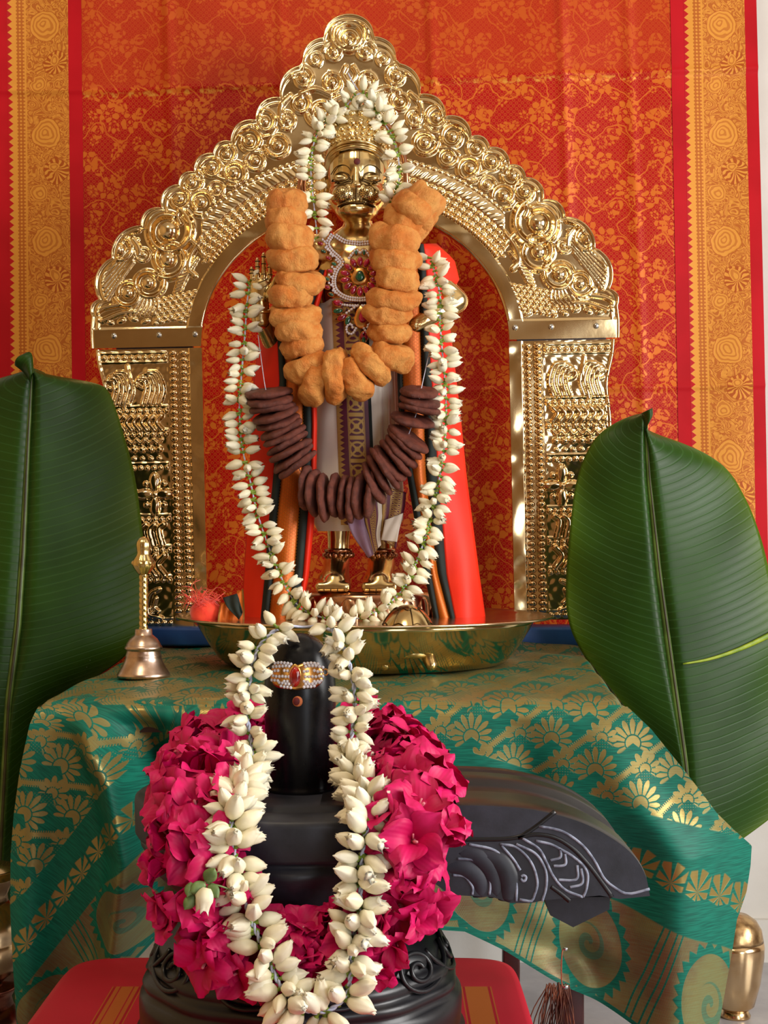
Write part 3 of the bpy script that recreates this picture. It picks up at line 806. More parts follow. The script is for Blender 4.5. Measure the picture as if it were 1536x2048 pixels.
# ------------------------------------------------------------------ hand bell
bd = 1.705; bc = W(287, 1350, bd); bc[2] = TZ + 0.001
bell = thing('hand_bell', 'small bronze prayer bell with a twisted brass handle on the table edge', 'bell', bc)
k = bd / FPX
def P2(l): return [(r * k, z * k) for r, z in l]
mk('bell_cup', *lathe(P2([(0, 2), (46, 1), (52, 0), (53, 5), (51, 9), (44, 20), (38, 32), (35.5, 40), (36, 42), (35.3, 44), (33, 52), (33, 53), (37, 56), (38, 58), (36.5, 62), (35, 63), (33, 68), (28, 76), (20, 83), (17.5, 85), (17, 95), (16.5, 96), (0, 96)]), bc, 48), M_bellcup, bell)
tw = []
zs = np.linspace(92, 205, 90); th = np.linspace(0, 2 * np.pi, 28, endpoint=False)
for z in zs:
    rr = 8.2 + 1.1 * np.abs(np.sin(0.5 * (2 * th + z * 0.55))) + 1.2 * math.exp(-((z - 93) / 3) ** 2)
    tw.append(np.stack([bc[0] + rr * k * np.cos(th), bc[1] + rr * k * np.sin(th), np.full(28, bc[2] + z * k)], 1))
mk('handle', np.vstack(tw), grid_faces(len(zs), 28, True), M_bellhandle, bell)
fin = mk('finial', *lathe(P2([(8.5, 204), (12, 208), (19, 218), (22.5, 226), (20, 234), (14, 243), (12.5, 248), (13.5, 256), (14.5, 264), (13.5, 270), (9, 277), (4, 280), (0, 281)]), bc, 48,
         fn=lambda th, r, z, i: r * (1 + 0.05 * np.cos(10 * th))), M_bellhandle, bell)
knob_me = mesh_data('knob', *ellipsoid((0, 0, 0), 1, 1, 1, 12, 8), M_bellhandle)
for j in range(6):
    a = j * math.pi / 3 + 0.3
    place('knob', knob_me, fin, mtx=Matrix.Translation(Vector((19 * k * math.cos(a), 19 * k * math.sin(a), 228 * k))) @ Matrix.Scale(5.6 * k, 4))

# ------------------------------------------------------------------ banana leaves
def leaf_mat():
    M = Mat('banana_leaf', 0.42, spec=0.25)
    u, v = M.uv('leaf')                                   # u: -1..1 across, v: metres along
    au = u.abs()
    w = v * 1.0 - au.pow(1.5) * 0.055
    vein = (((w / 0.0115) + M.noise(30, 1, 0.5, M.vec(u * 0.1, v)) * 0.25).fract() - 0.5).abs()
    fine = (w / 0.0023).fract()
    n = M.noise(5, 4, 0.6)
    edge = au.pow(7)
    c = M.mix(n.step(0.3, 0.7), lin(26, 54, 6), lin(38, 72, 12))
    c = M.mix(vein.step(0.38, 0.5) * 0.16, c, lin(70, 120, 60))
    c = M.mix((edge * 0.55).sat(), c, lin(92, 118, 18))
    sp = M.voro(60); c = M.mix(sp.step(0.035, 0.028) * M.noise(6, 1).step(0.55, 0.62) * 0.8, c, lin(170, 185, 180))
    M.set('Base Color', c); M.set('Roughness', 0.36 + vein * 0.2)
    M.set('Transmission Weight', 0.0)
    M.bump(vein.step(0.36, 0.5) * -1.0 + fine * 0.08, 0.22, 0.0010)
    return M.m
M_leaf = leaf_mat()
M_rib = simple('leaf_midrib', lin(96, 122, 52), lin(72, 92, 36), 30, 0.4).m
M_ribg = simple('midrib_groove', lin(62, 62, 24), lin(50, 46, 20), 30, 0.5).m
M_scar = simple('yellow_scar', lin(150, 168, 30), lin(110, 140, 26), 60, 0.5).m
def banana_leaf(label, rib, left, right, d0, dlow, cup, flap):
    """rib / left / right: pixel polylines (x, y) down the leaf"""
    ys = rib[0][1] + (rib[-1][1] - rib[0][1]) * np.linspace(0, 1, 120) ** 1.7
    ip = lambda L: np.interp(ys, [p[1] for p in L], [p[0] for p in L])
    rx_, l_, r_ = ip(rib), ip(left), ip(right)
    sm = lambda a: np.convolve(np.pad(a, 3, 'edge'), np.ones(7) / 7, 'valid')
    l_, r_ = sm(l_), sm(r_)
    dr = np.interp(ys, [ys[0], ys[-1]], [d0, dlow])
    root = W(rx_[-1], ys[-1], dr[-1])
    t = thing('banana_leaf', label, 'leaf', root)
    cols = np.linspace(-1, 1, 61); V, UV = [], []
    for i, y in enumerate(ys):
        L = np.where(cols < 0, (rx_[i] - l_[i]) * cols, (r_[i] - rx_[i]) * cols)
        x = rx_[i] + L
        bow = cup * (np.abs(cols) ** 1.3) - 0.012 * np.exp(-(np.abs(cols) / 0.05) ** 2) * -1 + 0.004 * np.sin(y / 34.0 + 5 * np.abs(cols)) * np.abs(cols) ** 2 + 0.008 * np.sin(y / 120.0 + 2 * cols) * np.abs(cols)
        d = dr[i] + bow
        V.append(np.stack([(x - CX) / FPX * dr[i], d, np.full(61, CAMZ - (y - HY) / FPX * dr[i])], 1))
        UV.append(np.stack([cols, np.full(61, (ys[-1] - y) / 1450)], 1))
    blade = mk('blade', np.vstack(V), grid_faces(120, 61), M_leaf, t, uvs={'leaf': np.vstack(UV)})
    blade.modifiers.new('thickness', 'SOLIDIFY').thickness = 0.0008
    P = np.stack([W(rx_[i], ys[i], dr[i] + 0.010) for i in range(0, 120, 2)])
    rad_ = np.interp(np.linspace(0, 1, 60), [0, 1], [0.0022, 0.0078])
    rb = mk('midrib', *tube(P, rad_, 10), M_rib, t)
    P3 = P.copy(); P3[:, 1] -= rad_ * 0.80; P3[:, 0] += rad_ * 0.15
    mk('groove', *tube(P3, rad_ * 0.36, 6), M_ribg, rb)
    fl = spline(np.array([W(x, y, d0 - 0.002) for x, y in flap[0]]), 14); fr_ = spline(np.array([W(x, y, d0 - 0.014) for x, y in flap[1]]), 14)
    Vf = np.stack([fl * (1 - t_) + fr_ * t_ + np.array([0, -0.010 * math.sin(math.pi * t_), 0]) for t_ in np.linspace(0, 1, 7)], 1).reshape(-1, 3)
    uvf = np.stack([np.tile(np.linspace(0.05, 0.5, 7), 14), np.repeat(np.linspace(0, 0.1, 14), 7)], 1)
    fo = mk('curled_tip', Vf, grid_faces(14, 7), M_leaf, t, uvs={'leaf': uvf})
    fo.modifiers.new('thickness', 'SOLIDIFY').thickness = 0.0008
    return t
banana_leaf('whole banana leaf upright beside the brass bell', [(64, 736), (55, 900), (46, 1100), (36, 1250), (18, 1400), (0, 1740), (-10, 2060)],
            [(58, 736), (10, 742), (-60, 768), (-120, 800), (-230, 1000), (-300, 1250), (-300, 1500), (-240, 1740), (-60, 2060)],
            [(68, 736), (74, 744), (130, 750), (186, 757), (204, 776), (226, 830), (252, 920), (270, 1010), (279, 1080), (286, 1150), (286, 1262), (230, 1335), (110, 1396), (70, 1500), (40, 1730), (10, 2060)],
            2.02, 1.93, 0.045, ([(30, 730), (48, 745), (62, 766)], [(40, 712), (62, 706), (67, 745)]))
rl = banana_leaf('whole banana leaf with a yellow scar upright beside the brass pot', [(1290, 826), (1298, 960), (1318, 1150), (1342, 1330), (1368, 1520), (1385, 1700), (1400, 2040)],
            [(1284, 826), (1256, 834), (1222, 852), (1196, 874), (1172, 920), (1156, 980), (1147, 1060), (1142, 1150), (1140, 1236), (1162, 1298), (1232, 1392), (1335, 1525), (1372, 1640), (1390, 1740), (1394, 2040)],
            [(1293, 826), (1297, 858), (1345, 872), (1396, 891), (1440, 912), (1478, 945), (1510, 1010), (1540, 1100), (1580, 1250), (1610, 1450), (1590, 1640), (1440, 1712), (1420, 1780), (1410, 2040)],
            2.02, 1.95, 0.040, ([(1284, 826), (1288, 845), (1291, 862)], [(1304, 816), (1304, 832), (1293, 850)]))
sc_ = [W(x, y, 1.985 + 0.040 * ((x - 1340) / 220) ** 1.3 - 0.002) for x, y in ((1366, 1328), (1420, 1318), (1480, 1298), (1536, 1272), (1570, 1254))]
mk('yellow_scar', *tube(spline(sc_, 20), [0.0012 + 0.0035 * i / 19 for i in range(20)], 6, True, 0.35, (0, 1, 0)), M_scar, rl)

# ------------------------------------------------------------------ pots beside the table
def pot(name, label, cat, c, prof, mats):
    t = thing(name, label, cat, c)
    for nm, pr, m in zip(('body', 'neck', 'foot'), prof, mats): mk(nm, *lathe(pr, c, 56), m, t)
    return t
M_pot = brass('tarnished_brass_pot', (0.78, 0.58, 0.34), (0.66, 0.44, 0.22), 0.2, 22, 0.2)
M_potd = brass('hammered_brass', (0.62, 0.42, 0.20), (0.40, 0.25, 0.12), 0.3, 90, 0.2, 0.6, 120)
M_potc = brass('old_copper', (0.42, 0.15, 0.09), (0.22, 0.06, 0.04), 0.25, 35, 0.25, 0.2, 60)
pd = 2.12; pc = W(1470, 2032, pd); pc[2] = 0.0
k = pd / FPX
pot('water_pot', 'tall brass water pot on the floor beside the green tablecloth', 'pot', pc,
    [[(0, 14 * k), (26 * k, 14 * k), (38 * k, 24 * k), (50 * k, 70 * k), (57 * k, 120 * k), (58 * k, 140 * k), (56 * k, 152 * k)],
     [(56 * k, 152 * k), (55 * k, 158 * k), (52 * k, 175 * k), (42 * k, 192 * k), (26 * k, 203 * k), (0, 206 * k)],
     [(0, 0), (30 * k, 0), (31 * k, 4 * k), (27 * k, 10 * k), (26 * k, 16 * k), (0, 16 * k)]], (M_pot, M_potd, M_pot))
cd = 1.78; k = cd / FPX; cc = W(-45, 2235, cd); cc[2] = 0.0
pot('copper_pot', 'dark copper pot on the floor under the brass lota', 'pot', cc,
    [[(0, 20 * k), (50 * k, 20 * k), (80 * k, 60 * k), (92 * k, 120 * k), (86 * k, 175 * k), (70 * k, 205 * k)],
     [(70 * k, 205 * k), (66 * k, 220 * k), (74 * k, 236 * k), (83 * k, 242 * k), (84 * k, 250 * k), (0, 252 * k)],
     [(0, 0), (56 * k, 0), (58 * k, 10 * k), (50 * k, 22 * k), (0, 22 * k)]], (M_potc, M_potc, M_potc))
zc = 252 * k
c2 = cc + np.array([0, 0, zc + 0.0005])
pot('brass_lota', 'round brass lota stacked on the copper pot', 'pot', c2,
    [[(0, 0), (50 * k, 0), (70 * k, 18 * k), (84 * k, 55 * k), (85 * k, 80 * k), (83 * k, 84 * k), (85 * k, 88 * k), (83 * k, 93 * k), (85 * k, 98 * k), (78 * k, 128 * k), (66 * k, 150 * k), (60 * k, 160 * k)],
     [(60 * k, 160 * k), (58 * k, 172 * k), (64 * k, 188 * k), (78 * k, 204 * k), (82 * k, 210 * k), (80 * k, 214 * k), (82 * k, 222 * k), (78 * k, 226 * k), (60 * k, 205 * k), (0, 170 * k)]], (M_pot, M_pot))

# ------------------------------------------------------------------ low stool with red silk
SZ = CAMZ - 0.41
def red_silk():
    M = Mat('red_silk_stool_cloth', 0.6)
    x, y, z = M.obj()
    n = M.noise(6, 3); wv = M.noise(300, 2, 0.5, M.vec(x, y * 6.0, z))
    c = M.mix(n.step(0.3, 0.7), lin(190, 8, 42), lin(166, 5, 32))
    ax = x + 0.088                                        # object origin is at X = -0.088
    l1 = (x + 0.146).abs(); l2 = (x - 0.172).abs(); inn = y.step(0.165, 0.163)
    g = (l1.step(0.014, 0.0135).max(l2.step(0.014, 0.0135))) * inn
    ln = (l1 - 0.0115).abs().step(0.0014, 0.0009).max((l2 - 0.0115).abs().step(0.0014, 0.0009)).max((l1 - 0.006).abs().step(0.0008, 0.0004)) * inn
    c = M.mix((g * 0.9 * (1.0 - ln)).sat(), c, lin(200, 110, 40))
    M.set('Base Color', c); M.set('Metallic', g * 0.4); M.bump(wv, 0.2, 0.0004)
    return M.m
M_red = red_silk()
SX0, SX1, SD0, SD1 = -0.300, 0.124, 0.90, 1.420
stool = thing('low_stool', 'small wooden stool hidden under the red silk', 'stool', (-0.088, 1.16, 0))
mk('seat', *bevel_box(SX0 + .006, SX1 - .006, SD0 + .006, SD1 - .006, SZ - 0.03, SZ - 0.003, 0.003), M_dark, stool)
for x in (SX0 + 0.04, SX1 - 0.04):
    for y in (SD0 + 0.04, SD1 - 0.04): mk('leg', *bevel_box(x - .015, x + .015, y - .015, y + .015, 0, SZ - 0.03, 0.003), M_dark, stool)
def rrect(off, z, n=160, rc=0.035, wob=0.0):
    pts = []
    for t in np.linspace(0, 2 * np.pi, n, endpoint=False):
        c, s_ = math.cos(t), math.sin(t); e = 0.16
        hx, hy = (SX1 - SX0) / 2 + off, (SD1 - SD0) / 2 + off
        x = math.copysign(abs(c) ** e, c) * hx; y = math.copysign(abs(s_) ** e, s_) * hy
        w = wob * math.sin(t * 17) + wob * 0.6 * math.sin(t * 29 + 1)
        pts.append((-0.088 + x * (1 + w), 1.16 + y * (1 + w), z))
    return np.array(pts)
rows = [np.array([[-0.088, 1.16, SZ]] * 160)] + [rrect(-0.2 * (1 - f), SZ) for f in (0.3, 0.6, 0.85)]
rows = [rrect(0, SZ) * np.array([f, f, 1]) + np.array([-0.088 * (1 - f), 1.16 * (1 - f), 0]) for f in (0.001, 0.25, 0.5, 0.75, 0.92, 0.98)]
rows += [rrect(0.002, SZ - 0.002), rrect(0.004, SZ - 0.008)] + [rrect(0.006, SZ - 0.008 - 0.14 * f, wob=0.03 * f) for f in (0.15, 0.3, 0.5, 0.75, 1.0)]
o = mk('stool_cloth', np.vstack(rows), grid_faces(len(rows), 160, True), M_red, None, origin=(-0.088, 1.16, SZ - 0.15))
tag(o, 'red silk cloth with gold stripes spread over the low stool', 'cloth')

# ------------------------------------------------------------------ black stone lingam
def stone_mat():
    M = Mat('black_polished_stone', 0.3, spec=0.5)
    n = M.noise(14, 5, 0.6); sp = M.noise(120, 3, 0.7)
    M.set('Base Color', M.mix(n.step(0.35, 0.7), (0.004, 0.004, 0.005), (0.010, 0.010, 0.013)))
    M.set('Roughness', 0.26 + n * 0.16); M.bump(sp, 0.08, 0.0005); return M.m
M_stone = stone_mat()
Mg = Mat('rough_dark_stone', 0.5); n = Mg.noise(25, 6, 0.65)
Mg.set('Base Color', Mg.mix(n.step(0.35, 0.7), (0.011, 0.013, 0.020), (0.027, 0.030, 0.046))); Mg.set('Roughness', 0.36 + n * 0.25); Mg.bump(Mg.noise(160, 4, 0.7), 0.15, 0.0006)  # bluish light on the spout is put into this base colour
M_stone_dull = Mg.m
M_line = simple('chiselled_line', lin(150, 158, 178), lin(92, 98, 116), 120, 0.7).m
M_stoneshaft = Mat('black_shaft_stone', 0.26, spec=0.32)
n = M_stoneshaft.noise(40, 5, 0.6); scr = M_stoneshaft.voro(220)
M_stoneshaft.set('Base Color', M_stoneshaft.mix(n.step(0.3, 0.75), (0.003, 0.003, 0.004), (0.007, 0.008, 0.011)))
M_stoneshaft.set('Roughness', 0.22 + n * 0.12)
M_stoneshaft = M_stoneshaft.m
LD = 1.22; LX = W(603, 1590, LD)[0]; YT = CAMZ - 0.212; k = LD / FPX
lingam = thing('stone_lingam', 'black stone lingam with carved spouted pedestal on the red stool', 'lingam', (LX, LD, SZ + 0.001))
SXC = W(600, 1400, LD)[0]
sp_ = [(0, -3), (64, -3), (66, 10), (68, 60), (70, 120), (71.5, 170), (72, 195), (70, 225), (65, 252), (56, 276), (44, 294), (30, 305), (15, 311), (0, 313)]
pf = spline(np.array(sp_, float), 60); shaft = mk('shaft', *lathe([(max(r, 0) * k, z * k) for r, z in pf], (SXC, LD, YT), 72), M_stoneshaft, lingam)
prof = [(0, 0), (0.088, 0), (0.090, -0.002), (0.104, -0.002), (0.106, 0.0), (0.112, 0.001), (0.135, 0.000), (0.138, -0.002), (0.1385, -0.006), (0.138, -0.030), (0.136, -0.033), (0.128, -0.034), (0.127, -0.038), (0.132, -0.041), (0.131, -0.046), (0.122, -0.060), (0.108, -0.074), (0.096, -0.083), (0.090, -0.088), (0.089, -0.092)]
yoni = mk('pedestal_basin', *lathe(prof[::-1], (LX, LD, YT), 120, fn=lambda th, r, z, i: r * (1 + (0.025 * np.cos(12 * th) if -0.08 < z < -0.040 else 0))), M_stone_dull, lingam)
bp = [(0.0, -0.197), (0.128, -0.197), (0.133, -0.192), (0.1345, -0.180), (0.1345, -0.166), (0.131, -0.160), (0.128, -0.158), (0.131, -0.154), (0.130, -0.149), (0.124, -0.146), (0.127, -0.141), (0.124, -0.135), (0.118, -0.131), (0.119, -0.126), (0.114, -0.119), (0.107, -0.112), (0.100, -0.105), (0.094, -0.098), (0.090, -0.090), (0, -0.090)]
bpf = spline(np.array(bp, float), 90)
foot = mk('round_base', *lathe([(max(r, 0), z) for r, z in bpf], (LX, LD, YT), 140, fn=lambda th, r, z, i: r * (1 + (0.012 * np.cos(10 * th + 60 * z) if -0.162 < z < -0.10 else 0))), M_stone, lingam)
# carved swirls on the base
for j in range(8):
    a0 = -math.pi / 2 + (j - 3.5) * 0.62; sg = 1 if j % 2 else -1
    P = []
    for t in np.linspace(0, 1, 60):
        q = t * 4.2 * math.pi; rr = 0.003 + 0.016 * t
        x_, z = sg * rr * math.cos(q) * 1.5 + sg * 0.030 * max(0, t - 0.85) / 0.15, -0.130 + rr * math.sin(q) * 0.95
        r_ = np.interp(z, [-0.16, -0.146, -0.131, -0.112, -0.098], [0.1315, 0.1280, 0.1225, 0.111, 0.0975]); an = a0 + x_ / r_
        P.append((LX + r_ * math.cos(an), LD + r_ * math.sin(an), YT + z))
    mk('swirl_carving', *tube(P, 0.0021, 6), M_stone, foot)
# spout
FD0, FD1 = 1.146, 1.345
top_px = spline(np.array([(640, 1613), (900, 1611), (1000, 1613), (1080, 1622), (1160, 1644), (1220, 1674), (1264, 1708), (1290, 1748), (1300, 1792)], float), 60)
bot_px = np.array([(1240, 1798), (1200, 1791), (1092, 1800), (1062, 1806), (1020, 1806), (985, 1794), (900, 1790), (850, 1752), (800, 1700), (640, 1690)], float)
kf = FD0 / FPX
fx = lambda p: (p[0] - CX) * kf
fz = lambda p: CAMZ - (p[1] - HY) * kf
cross = [(0, 0), (0.015, 0.0012), (0.30, 0.0012), (0.33, -0.005), (0.36, -0.007), (0.56, -0.006), (0.60, -0.004), (0.63, 0.0008), (0.80, 0.0012), (0.83, -0.005), (0.88, -0.005), (0.91, 0.0), (1.0, 0.0)]
cr = np.array(cross); V = []
for i, p in enumerate(top_px):
    tn = top_px[min(i + 1, 59)] - top_px[max(i - 1, 0)]; nx, nz = -tn[1] * -1, 1.0
    ln = math.hypot(tn[0], tn[1]); nx, nz = tn[1] / ln, tn[0] / ln
    fade = min(1, (59 - i) / 8)
    V.append(np.stack([fx(p) + nx * cr[:, 1] * fade, FD0 + (FD1 - FD0) * cr[:, 0], fz(p) + nz * cr[:, 1] * fade], 1))
spout_top = (np.vstack(V), grid_faces(60, len(cr)))
poly = [(fx(p), fz(p)) for p in list(top_px) + list(bot_px)]
bm = bmesh.new(); vf = [bm.verts.new((x, FD0, z)) for x, z in poly]; f0 = bm.faces.new(vf)
bmesh.ops.triangulate(bm, faces=[f0]); bm.verts.index_update()
fv = np.array([v.co[:] for v in bm.verts]); ff = [tuple(v.index for v in f.verts) for f in bm.faces]; bm.free()
bv = fv.copy(); bv[:, 1] = FD1
nb = len(poly); i0 = len(top_px) - 1
und = (np.vstack([fv[i0:], bv[i0:]]), [(i, i + 1, len(fv) - i0 + i + 1, len(fv) - i0 + i) for i in range(len(fv) - i0 - 1)])
spout = mk('spout', *join((fv, ff), (bv, [f[::-1] for f in ff]), und), M_stone_dull, lingam, smooth=False)
mk('spout_channel', *spout_top, M_stone, spout)
ce = lambda x, y: (850 + x * .3255, 1480 + y * .3255)
lines = [[(700, 530), (840, 560), (960, 640), (1040, 740), (1100, 850), (1170, 910), (1250, 945), (1380, 915)],
         [(600, 605), (700, 670), (750, 760), (790, 840), (860, 920), (970, 965)],
         [(680, 620), (770, 640), (830, 670), (900, 710), (970, 770), (1000, 830), (990, 920), (970, 965)],
         [(830, 670), (831, 720), (770, 740)], [(860, 700), (861, 765), (790, 775)], [(935, 770), (930, 855), (820, 860)], [(960, 790), (965, 880), (890, 905)],
         [(460, 640), (560, 660), (650, 750), (690, 870), (670, 960), (650, 990), (580, 980)], [(560, 640), (680, 700), (740, 800), (745, 900), (720, 990)],
         [(470, 650), (540, 730), (585, 800)], [(270, 640), (430, 680), (520, 780), (560, 880), (560, 990)], [(200, 730), (300, 740), (370, 800), (400, 880), (395, 950)],
         [(170, 830), (240, 840), (290, 900), (290, 950)], [(590, 838), (605, 832), (620, 842), (615, 862), (598, 866), (588, 852)]]
for L in lines:
    P = [W(*ce(*p), FD0 - 0.0002) for p in L]
    mk('carved_line', *tube(spline(P, 30), 0.0011, 6, True, 0.6, (0, 1, 0)), M_line, spout)
for L in ([(800, 440), (640, 560), (520, 605), (180, 612)], [(570, 600), (680, 580), (800, 600), (900, 660), (980, 740), (1060, 840), (1150, 965)], [(775, 900), (830, 940), (890, 990)]):
    P = [W(*ce(*p), FD0 + 0.0002) for p in L]
    mk('deep_groove', *tube(spline(P, 30), 0.0020, 6, True, 0.5, (0, 1, 0)), M_stone, spout)
for L, w in (([(330, 700), (450, 740), (510, 850), (505, 985)], 0.011), ([(200, 690), (320, 710), (410, 800), (440, 960)], 0.010), ([(120, 780), (250, 790), (330, 860), (345, 960)], 0.010), ([(640, 690), (730, 790), (715, 960)], 0.006)):
    P = [W(*ce(*p), FD0 + 0.004) for p in L]
    mk('fluting', *tube(spline(P, 24), [w * (0.5 + 0.5 * math.sin(math.pi * (0.1 + 0.8 * i / 23))) for i in range(24)], 12, True, 0.6, (0, 1, 0)), M_stone_dull, spout)
q = [W(*p, 1.16) for p in ((1090, 1797), (1222, 1797), (1221, 1822), (1148, 1858), (1102, 1834))]
mk('bracket', *prism([(p[0], p[2]) for p in q], 1.165, 1.285), M_stone_dull, lingam, smooth=False)

# ------------------------------------------------------------------ jewelled ornament and red dot on the shaft
M_white = Mat('clear_crystal', 0.08, color=(0.86, 0.84, 0.88), spec=0.9); nn = M_white.noise(300, 2); M_white.set('Base Color', M_white.mix(nn.step(0.4, 0.6), (0.90, 0.88, 0.92), (0.70, 0.66, 0.76))); M_white = M_white.m
def gem(name, c, c2):
    M = Mat(name, 0.10, spec=0.8, coat=0.6); nn = M.noise(140, 2); M.set('Base Color', M.mix(nn.step(0.35, 0.65), c, c2)); return M.m
M_ruby = gem('ruby_stone', lin(190, 8, 70), lin(130, 0, 40)); M_emer = gem('emerald_stone', lin(0, 104, 70), lin(0, 60, 40)); M_garnet = gem('red_garnet', lin(176, 22, 18), lin(120, 10, 10))
def shaft_d(px, py, lift):
    z = (1579 - py); r = np.interp(z, pf[:, 1], pf[:, 0]); dx = px - 600
    return LD - k * math.sqrt(max(r * r - dx * dx, 0)) - lift
def SH(px, py, lift=0.0):
    return W(600 + (px - 600) * 1.0, py, 1.0) * shaft_d(px, py, lift) if False else np.array([(px - CX) / FPX * LD * 0.985, shaft_d(px, py, lift), CAMZ - (py - HY) / FPX * (LD - 0.024)])
orn = thing('forehead_ornament', 'gold brow ornament set with crystals and a red stone on the lingam', 'ornament', SH(594, 1352, 0.001))
xs = np.linspace(540, 647, 40); V = []
for x in xs:
    t = (x - 594) / 54; at = abs(t)
    ytop = 1330 - 7 * math.sin(math.pi * min(at, 1)) + 14 * max(0, at - 0.72) ** 2 * 12; ybot = 1378 - 4 * at - 16 * max(0, at - 0.62) ** 2 * 6
    for s_ in np.linspace(0, 1, 8): V.append(SH(x, ytop + (ybot - ytop) * s_, 0.0016))
pl = mk('plate', np.array(V), grid_faces(40, 8), M_gold, orn); pl.modifiers.new('thickness', 'SOLIDIFY').thickness = 0.0012
cry = mesh_data('crystal', *ellipsoid((0, 0, 0), 1, 1, 1, 8, 6), M_white)
for row, y0 in enumerate((1330, 1336, 1345, 1352, 1361, 1368, 1374)):
    for x in np.arange(544, 646, 6.6):
        t = abs(x - 594) / 54
        if abs(x - 594) < 14.5 - abs(y0 - 1352) * 0.2: continue
        if row in (0,) and t > 0.85 or row in (5, 6) and t > 0.80 - 0.12 * (row - 5): continue
        if row in (2, 4) and (0.46 < t < 0.60): continue
        y = y0 - 5 * math.sin(math.pi * t) * (row < 3) - (row > 4) * 5 * t + R.uniform(-.6, .6)
        place('crystal', cry, pl, mtx=Matrix.Translation(Vector(SH(x + (row % 2) * 3, y, 0.0026) - offset(pl))) @ Matrix.Scale(3.3 * k, 4))
c_ = SH(592, 1352, 0.0022)
def marquise(cx, cz, y, w, h, depth, n=24):
    V, F = [], []
    ring = []
    for j in range(n):
        a = 2 * math.pi * j / n; ring.append((w * math.copysign(abs(math.sin(a)) ** 1.3, math.sin(a)), h * math.copysign(abs(math.cos(a)) ** 0.85, math.cos(a))))
    for s_, dd in ((1, 0), (0.92, depth * 0.6), (0.55, depth)):
        V += [(cx + x * s_, y - dd, cz + z * s_) for x, z in ring]
    F = grid_faces(3, n, True) + [tuple(range(2 * n, 3 * n))]
    return np.array(V), F
mk('stone_setting', *marquise(c_[0], c_[2], c_[1] + 0.001, 13 * k, 25 * k, 0.0012), M_gold, orn)
mk('red_stone', *marquise(c_[0], c_[2], c_[1] - 0.0002, 11 * k, 20 * k, 0.0022), M_garnet, orn)
for px in (537, 651):
    c0 = SH(px, 1345, 0.0018); P = [c0 + np.array([5.2 * k * math.cos(a), 0, 6 * k * math.sin(a)]) for a in np.linspace(0, 2 * math.pi, 18, endpoint=False)]
    mk('loop', *tube(P, 1.7 * k, 6, closed=True), M_gold, orn)
o_ = SH(597, 1401, 0.0006)
dot = thing('forehead_dot', 'small round vermilion dot on sandal paste below the ornament', 'mark', o_)
mk('sandal_paste', *ellipsoid(o_, 10 * k, 0.0018, 10.5 * k, 18, 8), simple('sandal_paste', lin(206, 118, 66), lin(180, 96, 50), 200, 0.7).m, dot)
mk('vermilion', *ellipsoid(o_ + np.array([-2 * k, -0.0012, 0.5 * k]), 7 * k, 0.0012, 8 * k, 16, 8), simple('vermilion', lin(110, 8, 14), lin(80, 4, 8), 200, 0.7).m, dot)

# ------------------------------------------------------------------ bead charm, safety pin
ch = thing('bead_charm', 'tiny charm of white and green beads beside the pink garland', 'charm', W(903, 1688, 1.128))
bw = mesh_data('bead', *ellipsoid((0, 0, 0), 1, 1, 1.3, 10, 8), simple('white_bead', (0.8, 0.8, 0.8), (0.7, 0.7, 0.7), 50, 0.3).m)
bg = mesh_data('bead', *ellipsoid((0, 0, 0), 1, 1, 1.6, 10, 8), simple('green_bead', lin(10, 90, 60), lin(6, 60, 40), 50, 0.2).m)
for (x0, y0, x1, y1, n_, gr) in ((897, 1636, 892, 1662, 5, 0), (898, 1636, 899, 1672, 7, 0), (900, 1636, 908, 1688, 9, 3)):
    for j in range(n_):
        t = j / (n_ - 1); p = W(x0 + (x1 - x0) * t, y0 + (y1 - y0) * t, 1.128) - offset(ch)
        place('bead', bg if j >= n_ - gr or j == 0 else bw, ch, mtx=Matrix.Translation(Vector(p)) @ Matrix.Scale(3.2 * 1.128 / FPX, 4))
pin = thing('safety_pin', 'open-looped steel safety pin holding up the green cloth hem', 'pin', W(1130, 1974, 1.43))
pp = lambda x, y: W(x, y, 1.430)
mk('wire', *tube(spline([pp(1134, 1900), pp(1127, 1897), pp(1124, 1910), pp(1123, 1940), pp(1124, 1968), pp(1130, 1976), pp(1136, 1970)], 30), 0.0008, 6), M_copper, pin)
mk('clasp', *ellipsoid(pp(1131, 1974), 0.0032, 0.0018, 0.0024, 12, 8), M_steel, pin)
mk('head', *ellipsoid(pp(1131, 1898), 0.0026, 0.0016, 0.0020, 12, 8), M_steel, pin)

